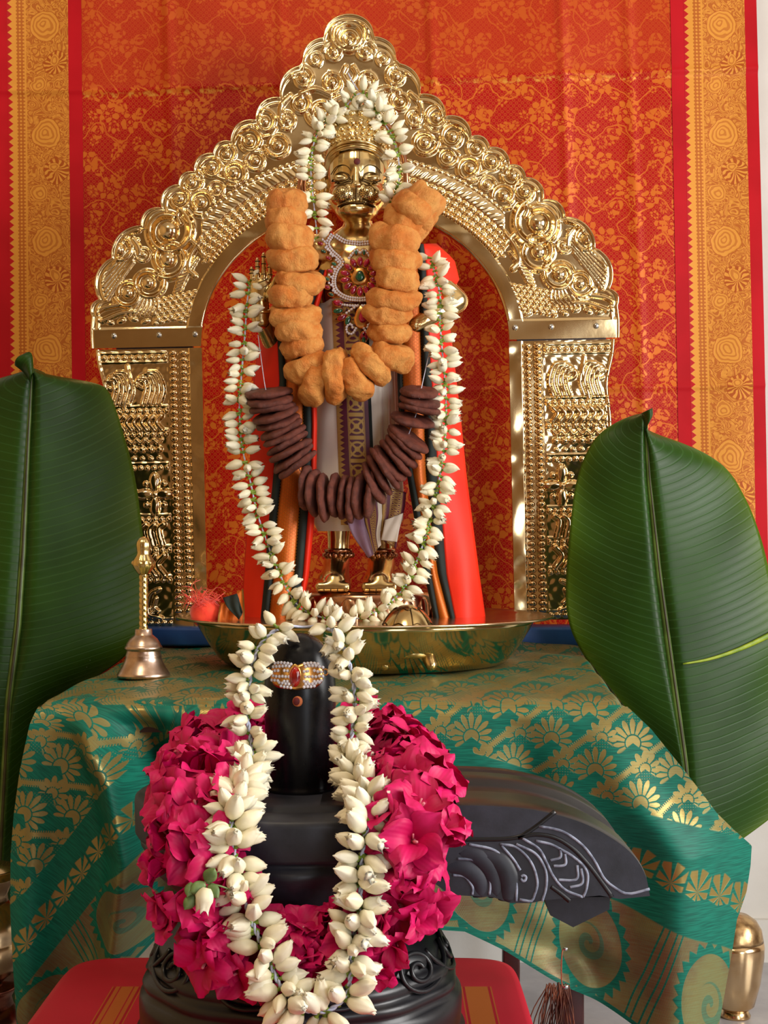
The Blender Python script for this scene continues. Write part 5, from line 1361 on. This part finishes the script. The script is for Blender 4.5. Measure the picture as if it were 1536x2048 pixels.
pl_ = drop(724, 636, 17, 26, M_gold, 0.001, 0.0016, 'pendant_plate', nl); drop(726, 634, 9, 14, M_ruby, 0.003, 0.003, 'pendant_ruby', pl_)
stone(727, 679, 4.5, 9, 0, M_emer)
M_cord = simple('orange_cord', lin(220, 54, 22), lin(190, 36, 16), 60, 0.6).m
mk('cord', *tube(spline([Np(666, 470), Np(656, 450, -.004), Np(650, 425, -.015), Np(655, 405, -.03)], 20), 1.8 * nk, 6), M_cord, nl)
mk('cord', *tube(spline([Np(774, 470), Np(784, 450, -.004), Np(790, 425, -.015), Np(785, 405, -.03)], 20), 1.8 * nk, 6), M_cord, nl)

# ------------------------------------------------------------------ garland of fritters
def fritter_mat():
    M = Mat('fried_batter', 0.55, spec=0.4)
    n = M.noise(1.6, 6, 0.65); n2 = M.noise(5.0, 5, 0.65); r = M.rnd()
    c = M.mix(n.step(0.30, 0.72), lin(232, 166, 86), lin(212, 120, 42)); c = M.mix(n2.step(0.58, 0.72) * 0.5, c, lin(168, 82, 24))
    c = M.mix(r * 0.25, c, lin(206, 112, 40))
    M.set('Base Color', c); M.bump(M.noise(3.2, 8, 0.72) + M.noise(14, 4, 0.6) * 0.3, 0.8, 0.006); return M.m
M_frit = fritter_mat()
def lumpy(seed, thick, hole, amp, nu=44, nv=26, freq=3.0):
    """fat ring with a dimple, unit radius, axis z"""
    V = []
    for i in range(nu):
        a = 2 * math.pi * i / nu
        for j in range(nv):
            b = 2 * math.pi * j / nv
            rc, rt = (1 + hole) / 2, (1 - hole) / 2
            x = rc + rt * math.copysign(abs(math.cos(b)) ** 0.8, math.cos(b)); z = thick * math.copysign(abs(math.sin(b)) ** 0.8, math.sin(b))
            p = Vector((x * math.cos(a), x * math.sin(a), z))
            q = p * freq * 0.55 + Vector((seed * 7.3, seed * 3.1, seed * 1.7)); q2 = p * freq * 1.7 + Vector((seed, 5, seed * 2))
            f = 1 + amp * noise.noise(q) + amp * 0.42 * noise.noise(q2) + amp * 0.16 * noise.noise(q2 * 2.7)
            V.append((p.x * f, p.y * f, p.z * (1 + amp * 0.8 * noise.noise(q + Vector((9, 9, 9)))) + amp * 0.35 * noise.noise(q2 * 0.6)))
    F = [(i * nv + j, ((i + 1) % nu) * nv + j, ((i + 1) % nu) * nv + (j + 1) % nv, i * nv + (j + 1) % nv) for i in range(nu) for j in range(nv)]
    return np.array(V), F
frit = [mesh_data('fritter', *lumpy(s_, 0.42, 0.05, 0.20, 60, 36, 2.6), M_frit) for s_ in range(7)]
FD = 1.868
fg = thing('fritter_garland', 'garland of golden fried fritters threaded around the statue shoulders', 'garland', W(700, 800, FD))
FR = [(572, 406, 84, 56, 0), (570, 438, 88, 54, 4), (577, 474, 98, 58, 8), (586, 519, 98, 52, -4), (601, 563, 104, 44, 12), (580, 592, 98, 48, -3), (588, 632, 106, 44, 0), (597, 662, 98, 50, 4), (605, 692, 92, 48, -14), (611, 734, 90, 50, -28), (630, 764, 96, 54, -72),
      (672, 751, 116, 46, 88), (712, 757, 100, 50, 62), (741, 726, 100, 46, 48), (781, 711, 92, 54, 22), (779, 664, 94, 42, 4), (771, 627, 98, 40, 4), (787, 598, 106, 42, 6), (794, 560, 98, 50, 6), (789, 521, 102, 52, 4), (788, 478, 100, 58, 10), (812, 446, 98, 56, 24), (830, 420, 104, 56, 34), (846, 408, 92, 72, 40)]
strp = []
for i, (x, y, w, h, a) in enumerate(FR):
    d = FD + R.uniform(-.004, .004) + (0.012 if y < 450 else 0) - (0.006 if y > 700 else 0)
    p = W(x, y, d); strp.append(p)
    rr = w / 2 * d / FPX; th = math.radians(a)
    zd = Vector((math.sin(th), R.uniform(-.35, -.1), math.cos(th)))       # axis of the ring follows the thread
    mt = frame_mtx(p - offset(fg), zd, (0, 1, 0), (rr, rr * 0.92, h / 2 / 0.44 * d / FPX), R.uniform(0, 6.28))
    place('fritter', frit[i % 7], fg, mtx=mt)
M_string = simple('white_cotton_string', lin(205, 205, 222), lin(180, 180, 200), 200, 0.7).m
mk('string', *tube(spline(strp, 90), 0.0007, 6), M_string, fg)

# ------------------------------------------------------------------ garland of dark brown patties
def patty_mat():
    M = Mat('dark_brown_patty', 0.5, spec=0.5)
    n = M.noise(2.2, 6, 0.65); sp = M.voro(9.0)
    c = M.mix(n.step(0.3, 0.7), lin(122, 60, 44), lin(78, 32, 24)); c = M.mix(sp.step(0.09, 0.05) * M.noise(3, 1).step(0.5, 0.6) * 0.7, c, lin(190, 130, 90))
    M.set('Base Color', c); M.bump(M.noise(4.5, 8, 0.75), 0.9, 0.004); return M.m
M_patty = patty_mat()
pat_me = [mesh_data('patty', *lumpy(20 + s_, 0.13, 0.03, 0.11, 48, 20, 2.6), M_patty) for s_ in range(5)]
PD = 1.862
pg = thing('patty_garland', 'garland of thin dark brown patties hanging below the fritters', 'garland', W(690, 1040, PD))
PT = []
for i in range(11):
    t = i / 10; PT.append((536 + 58 * t ** 1.15, 786 + 144 * t, 94 + 2 * math.sin(i), -6 - 30 * t))
for x, y, w, a in ((612, 975, 92, -80), (630, 986, 96, -88), (648, 994, 98, 84), (671, 991, 92, 88), (687, 994, 92, -86), (703, 999, 96, -82), (722, 992, 94, -74), (742, 988, 98, -66),
                   (768, 966, 96, -62), (778, 949, 94, -58), (790, 937, 98, -56), (800, 926, 96, -53), (811, 916, 94, -50), (822, 903, 92, -47), (830, 889, 90, -42), (838, 877, 92, -40)): PT.append((x - (20 if x > 760 else 0), y, w, a))
for x, y, w, a in ((838, 784, 80, 3), (840, 802, 84, 10), (838, 818, 88, 10), (825, 840, 92, 8)): PT.append((x, y, w, -a if False else a * -1))
for i, (x, y, w, a) in enumerate(PT):
    d = PD + R.uniform(-.003, .003); p = W(x, y, d); rr = w / 2 * d / FPX
    sg = 1 if i < 11 else -1
    th = math.radians(a if i < 11 else a)
    # direction of the disc's flat in the picture: from (-cos, -sin) to (cos, sin); its axis is perpendicular
    if i < 11: ax = (math.sin(-th) * -1, math.cos(th))
    elif i < 19: ax = (1.0, 0.16 * math.cos(math.radians(a)) * (1 if a > 0 else -1) * 2)
    elif i < 27: ax = (math.cos(math.radians(90 + a)) * 1.0, math.sin(math.radians(90 + a)) * 1.0)
    else: ax = (0.15, 1.0)
    zd = Vector((ax[0] + R.uniform(-.07, .07), R.uniform(-.34, -.06), ax[1] + R.uniform(-.07, .07)))
    place('patty', pat_me[i % 5], pg, mtx=frame_mtx(p - offset(pg), zd, (0, 1, 0), (rr, rr, 7.6 / 0.13 * d / FPX), R.uniform(0, 6.28)))
ps = [W(516, 670, 1.885), W(530, 772, PD)] + [W(x, y, PD) for x, y, w, a in PT[:27:3]] + [W(826, 845, PD), W(836, 815, PD), W(842, 780, PD), W(862, 690, 1.885)]
mk('string', *tube(spline(ps, 120), 0.0006, 6), M_string, pg)

# ------------------------------------------------------------------ jasmine garlands
def jas_mat():
    M = Mat('jasmine_petal', 0.45, spec=0.4)
    x, y, z = M.obj(); r = M.rnd(); n = M.noise(160, 3)
    c = M.mix((z / 0.018).sat(), lin(222, 217, 186), lin(238, 233, 212)); c = M.mix(r * 0.55, c, lin(240, 226, 186)); c = M.mix(n.step(0.55, 0.8) * 0.18, c, lin(214, 196, 150))
    M.set('Base Color', c); return M.m
M_jas = jas_mat()
M_cal = simple('green_calyx', lin(148, 172, 60), lin(112, 140, 44), 200, 0.45).m
def bud(seed, plump, open_):
    rr = random.Random(seed); L = 0.0205 * rr.uniform(0.92, 1.08); nz, ns = 12, 15; V = []
    ph0 = rr.uniform(0, 6); tw = rr.uniform(-1.2, 1.2); bend = rr.uniform(-.12, .12)
    for i in range(nz):
        t = i / (nz - 1)
        r = plump * (0.0046 * math.sin(math.pi * min(1, (t * 0.93 + 0.07)) ** 0.82) ** 0.85) + 0.0006
        if t > 0.9: r *= 0.6
        for j in range(ns):
            a = 2 * math.pi * j / ns
            lobe = 0.5 + 0.5 * math.cos(5 * a + ph0 + tw * t * 3)
            q = r * (1 + 0.34 * (abs(lobe) ** 0.6 - 0.6) * min(1, t * 2)); zz = t * L
            if open_ and t > 0.45:
                o_ = (t - 0.45) / 0.55; q = r * (1 - o_) + (0.0062 * (0.55 + 0.45 * lobe)) * o_ * open_ + r * o_ * (1 - open_); zz = L * (t - (1 - lobe) * 0.30 * o_ * open_)
            V.append((q * math.cos(a) + bend * L * t * t, q * math.sin(a), zz))
    return np.array(V), grid_faces(nz, ns, True) + [tuple(range(ns))[::-1], tuple(range((nz - 1) * ns, nz * ns))]
buds = [mesh_data('jasmine_bud', *bud(s_, pl, op), M_jas) for s_, (pl, op) in enumerate(((1.0, 0), (1.12, 0.2), (0.92, 0), (1.05, 0.45), (1.1, 0.75), (1.0, 0.12), (1.15, 0.3)))]
cal = mesh_data('calyx', *lathe([(0.0, -0.0070), (0.0011, -0.0068), (0.0015, -0.005), (0.0017, -0.001), (0.0024, 0.0012), (0.0020, 0.0022), (0, 0.0022)], seg=9), M_cal)
M_twist = simple('bluish_cotton_string', lin(206, 210, 232), lin(186, 190, 216), 300, 0.7).m
def jasmine(label, pts, step, per, sc, spread=1.0, thick=1.0, hfun=None):
    P = np.array([W(x, y, d) for x, y, d in pts]); L = np.linalg.norm(np.diff(P, axis=0), axis=1).sum()
    n = int(L / step); Q = spline(P, n)
    g = thing('jasmine_garland', label, 'garland', Q[np.argmin(Q[:, 2])])
    og = offset(g); T = np.gradient(Q, axis=0); T /= np.linalg.norm(T, axis=1, keepdims=True)
    cnt = 0
    for i in range(n):
        t = Vector(T[i]); f = Vector((0, -1, 0)); f = (f - t * f.dot(t)).normalized(); s_ = t.cross(f)
        hs_ = hfun(Q[i]) if hfun else 1.0
        m = per if isinstance(per, int) else (int(per) + (1 if R.random() < per - int(per) else 0))
        for j in range(m):
            sg = 1 if (j + i) % 2 else -1
            ph_ = math.radians(R.uniform(-15, 42) if j < 2 else R.uniform(40, 85))
            dr = s_ * sg * math.cos(ph_) + f * math.sin(ph_) + t * R.uniform(-.55, .55)
            dr.normalize()
            sz = sc * hs_ * R.uniform(0.84, 1.12)
            base = Vector(Q[i] - og) + dr * 0.0042 * sc + t * R.uniform(-.5, .5) * step + f * 0.0015
            b = place('jasmine_bud', R.choice(buds), g, mtx=frame_mtx(base, dr, (0.1, 0.3, 1), (sz * spread, sz * spread, sz), R.uniform(0, 6.28)))
            place('calyx', cal, b); cnt += 1
    # twisted string: two strands wound together
    for phs in (0, math.pi):
        SP = []
        Q2 = spline(Q, n * 5); T2 = np.gradient(Q2, axis=0); T2 /= np.linalg.norm(T2, axis=1, keepdims=True)
        for i in range(len(Q2)):
            f = np.array([0, -1.0, 0]); f = f - T2[i] * (f @ T2[i]); f /= np.linalg.norm(f); s_ = np.cross(T2[i], f)
            a = i * 0.9 + phs; SP.append(Q2[i] + f * 0.0022 * thick + (math.cos(a) * f + math.sin(a) * s_) * 0.0010 * thick)
        mk('string', *tube(SP, 0.0011 * thick, 5), M_twist, g)
    return g, cnt
gA, nA = jasmine('long white jasmine garland hanging from the statue arms to the bowl', [(862, 520, 1.890), (880, 590, 1.882), (880, 650, 1.880), (886, 720, 1.878), (892, 800, 1.874), (890, 880, 1.870), (878, 960, 1.862), (858, 1050, 1.855), (838, 1110, 1.85), (812, 1170, 1.845), (770, 1212, 1.83), (710, 1238, 1.81), (650, 1236, 1.81), (598, 1212, 1.83), (565, 1160, 1.845), (540, 1100, 1.855), (516, 1030, 1.862), (500, 960, 1.868), (484, 890, 1.874), (479, 810, 1.878), (484, 740, 1.882), (490, 670, 1.884), (494, 610, 1.888), (500, 566, 1.896)][::-1], 0.0093, 2.3, 0.98, thick=0.6)
gB, nB = jasmine('short white jasmine garland looped over the statue crown', [(634, 470, 1.893), (630, 430, 1.890), (625, 380, 1.893), (622, 330, 1.898), (630, 280, 1.905), (652, 245, 1.915), (684, 222, 1.925), (716, 188, 1.932), (740, 200, 1.93), (760, 235, 1.920), (784, 272, 1.908), (797, 320, 1.900), (797, 365, 1.895), (784, 405, 1.892)], 0.0098, 2.4, 0.96, thick=0.5)
gC, nC = jasmine('plump white jasmine garland looped over the black lingam', [(548, 1262, 1.196), (516, 1298, 1.188), (500, 1360, 1.186), (494, 1420, 1.185), (502, 1480, 1.180), (505, 1525, 1.165), (480, 1570, 1.125), (464, 1640, 1.072), (470, 1710, 1.062), (482, 1770, 1.060), (504, 1840, 1.058), (530, 1900, 1.055), (556, 1960, 1.050), (592, 2008, 1.045), (645, 2022, 1.043), (690, 1992, 1.046), (702, 1940, 1.05), (704, 1890, 1.053), (718, 1830, 1.057), (722, 1760, 1.060), (726, 1690, 1.062), (738, 1630, 1.075), (730, 1580, 1.12), (702, 1530, 1.165), (704, 1470, 1.180), (710, 1410, 1.185), (704, 1350, 1.188), (690, 1300, 1.190), (664, 1258, 1.196)], 0.0088, 3.2, 1.0, 1.08, hfun=lambda q: float(np.interp(q[2], [YT + 0.012, YT + 0.04], [1.0, 0.80])))
mk('string', *tube(spline([W(548, 1262, 1.196), W(575, 1252, 1.215), W(606, 1254, 1.225), W(640, 1252, 1.215), W(664, 1262, 1.196)], 20), 0.0012, 6), M_twist, gC)

# loose thread end standing up at the crown
mk('thread_end', *tube(spline([W(716, 180, 1.93), W(706, 165, 1.928), W(696, 146, 1.93)], 14), 0.0009, 6), M_twist, gB)

# ------------------------------------------------------------------ pink flower garland
def pink_mat():
    M = Mat('magenta_petal', 0.5, spec=0.3)
    x, y, z = M.obj(); r = M.rnd(); n = M.noise(70, 3)
    c = M.mix(n.step(0.3, 0.7), lin(222, 8, 98), lin(190, 2, 72)); c = M.mix((y / 0.024).sat() * 0.30, c, lin(230, 40, 130)); c = M.mix(r * 0.30, c, lin(160, 0, 52))
    M.set('Base Color', c); M.bump((x * 2600.0).sin() * 0.5 + n, 0.15, 0.0006); return M.m
M_pink = pink_mat()
M_stamen = simple('pale_pink_stamen', lin(236, 150, 160), lin(214, 110, 130), 100, 0.5).m
def petal(seed):
    rr = random.Random(seed); nu, nv = 10, 9; V = []; curl = rr.uniform(0.35, 1.1); tw = rr.uniform(-.5, .5); p1 = rr.uniform(0, 6)
    for i in range(nu):
        u = i / (nu - 1); w = 0.0128 * (math.sin(math.pi * min(1, 0.10 + u * 0.86)) ** 0.62) * (0.35 + 0.65 * u) * 1.15
        if u > 0.9: w *= 1 - (u - 0.9) * 2.2
        for j in range(nv):
            v = -1 + 2 * j / (nv - 1)
            x = w * v; y = 0.025 * u * (1 - 0.10 * v * v * u); z = 0.0065 * math.sin(u * 2.0) - 0.0085 * curl * u ** 2.6 + 0.0030 * v * v * (1 - 1.4 * u) + 0.0017 * math.sin(4.2 * v + p1 + 3 * u) * u + tw * x * u
            V.append((x, y, z))
    return np.array(V), grid_faces(nu, nv)
petals = [mesh_data('petal', *petal(s_), M_pink) for s_ in range(8)]
core = mesh_data('flower_centre', *join(lathe([(0, -0.012), (0.0016, -0.012), (0.0022, -0.004), (0.0034, 0.0), (0.0020, 0.003), (0.0, 0.004)], seg=9), tube([(0, 0, 0), (0.001, 0, 0.006), (0.0028, 0.001, 0.012)], 0.0009, 5), tube([(0, 0, 0), (-0.001, 0.001, 0.006), (-0.002, 0.002, 0.010)], 0.0006, 5)), M_stamen)
pk = [(520, 1490, 1.300), (465, 1500, 1.275), (418, 1530, 1.215), (396, 1580, 1.150), (394, 1640, 1.098), (392, 1710, 1.078), (398, 1780, 1.073), (424, 1850, 1.074), (460, 1902, 1.076), (530, 1912, 1.078), (590, 1898, 1.080), (640, 1925, 1.080), (690, 1895, 1.080), (760, 1868, 1.076), (800, 1815, 1.074), (820, 1745, 1.076), (826, 1670, 1.080), (822, 1600, 1.130), (800, 1545, 1.200), (765, 1505, 1.265), (715, 1482, 1.300)]
Pk = np.array([W(*p) for p in pk]); Lk = np.linalg.norm(np.diff(Pk, axis=0), axis=1).sum(); nf = 46
Qk = spline(Pk, nf); Tk = np.gradient(Qk, axis=0); Tk /= np.linalg.norm(Tk, axis=1, keepdims=True)
pkg = thing('pink_garland', 'thick garland of magenta flowers lying around the black lingam', 'garland', Qk[np.argmin(Qk[:, 2])])
ogk = Vector(offset(pkg))
for i in range(nf):
    for rep in range(3):
        t = Vector(Tk[i]); f = Vector((0, -0.93, 0.37)); f = (f - t * f.dot(t)).normalized(); s_ = t.cross(f)
        sg = 1 if (i + rep) % 2 else -1
        bottom = 8 <= int(i / nf * 21) <= 13
        an = math.radians(R.uniform(20, 80) if rep < 2 else R.uniform(-15, 15)) * sg
        dr = (f * math.cos(an) + s_ * math.sin(an) + t * R.uniform(-.5, .5)).normalized()
        c0 = Vector(Qk[i]) + dr * (0.008 if not bottom else 0.004) + s_ * sg * ((0.009 if not bottom else 0.008) if rep < 2 else 0.0) + t * R.uniform(-.006, .006)
        sc = R.uniform(1.05, 1.42) * (0.90 if bottom else 1.0)
        fo = place('flower', core, pkg, mtx=frame_mtx(c0 - ogk, dr, (R.uniform(-1, 1), 0.3, 1), (sc, sc, sc), R.uniform(0, 6.28)))
        tilt = R.uniform(0.25, 1.15)
        for j in range(5):
            m_ = Matrix.Rotation(2 * math.pi * j / 5 + R.uniform(-.12, .12), 4, 'Z') @ Matrix.Rotation(tilt + R.uniform(-.35, .35), 4, 'X')
            place('petal', R.choice(petals), fo, mtx=m_)
mk('string', *tube(Qk + np.array([0, 0.004, 0]), 0.0008, 6), M_string, pkg)
M_fleaf = simple('garland_leaf', lin(120, 140, 84), lin(92, 112, 60), 100, 0.5).m
fl_ = W(404, 1500, 1.19); V = [fl_ + np.array([0.0032 * math.sin(math.pi * (0.05 + 0.95 * i / 8)) * v, -0.001 * (1 - v * v), 0.020 * i / 8 - 0.008]) for i in range(9) for v in (-1, -.5, 0, .5, 1)]
lo_ = mk('leaf', np.array(V), grid_faces(9, 5), M_fleaf, pkg); lo_.modifiers.new('thickness', 'SOLIDIFY').thickness = 0.0005
# ------------------------------------------------------------------ basil sprig with one white flower
M_herb = simple('basil_leaf', lin(112, 136, 78), lin(84, 108, 56), 120, 0.5, bump=0.3, bdist=0.0005, bscale=300).m
spg = thing('basil_sprig', 'basil sprig with a white bud tucked into the pink garland', 'sprig', W(405, 1775, 1.028))
def leafy(px, py, L, wd, ang, d, tiltz=0.0):
    c = W(px, py, d); V = []
    for i in range(9):
        u = i / 8; w = wd * math.sin(math.pi * min(1, 0.06 + u * 0.94)) ** 0.7
        for j in range(7):
            v = -1 + j / 3; x = w * v; y = L * u; z = -0.0016 * v * v + 0.001 * math.sin(u * 3)
            ca, sa = math.cos(ang), math.sin(ang); V.append(c + np.array([x * ca + y * sa, -z - 0.001 + tiltz * u, -x * sa + y * ca]))
    return np.array(V), grid_faces(9, 7)
for (x, y, L, w, a) in ((412, 1768, 0.0125, 0.0050, -2.0), (412, 1764, 0.0125, 0.0052, 0.55), (418, 1768, 0.0115, 0.0046, 2.5), (385, 1765, 0.010, 0.0040, -2.8), (390, 1790, 0.012, 0.0045, -2.5)):
    lf = mk('basil_leaf', *leafy(x, y, L, w, a, 1.030, -0.003), M_herb, spg); lf.modifiers.new('thickness', 'SOLIDIFY').thickness = 0.0005
mk('stem', *tube(spline([W(412, 1766, 1.031), W(440, 1772, 1.033), W(462, 1780, 1.038)], 12), 0.0007, 6), M_herb, spg)
wb = Matrix.Translation(Vector(W(414, 1776, 1.028) - offset(spg)))
place('white_bud', buds[4], spg, mtx=frame_mtx(Vector(W(414, 1776, 1.028) - offset(spg)), (-0.25, -0.25, -1), (0, 1, 0), (1.15, 0.9, 0.95)))
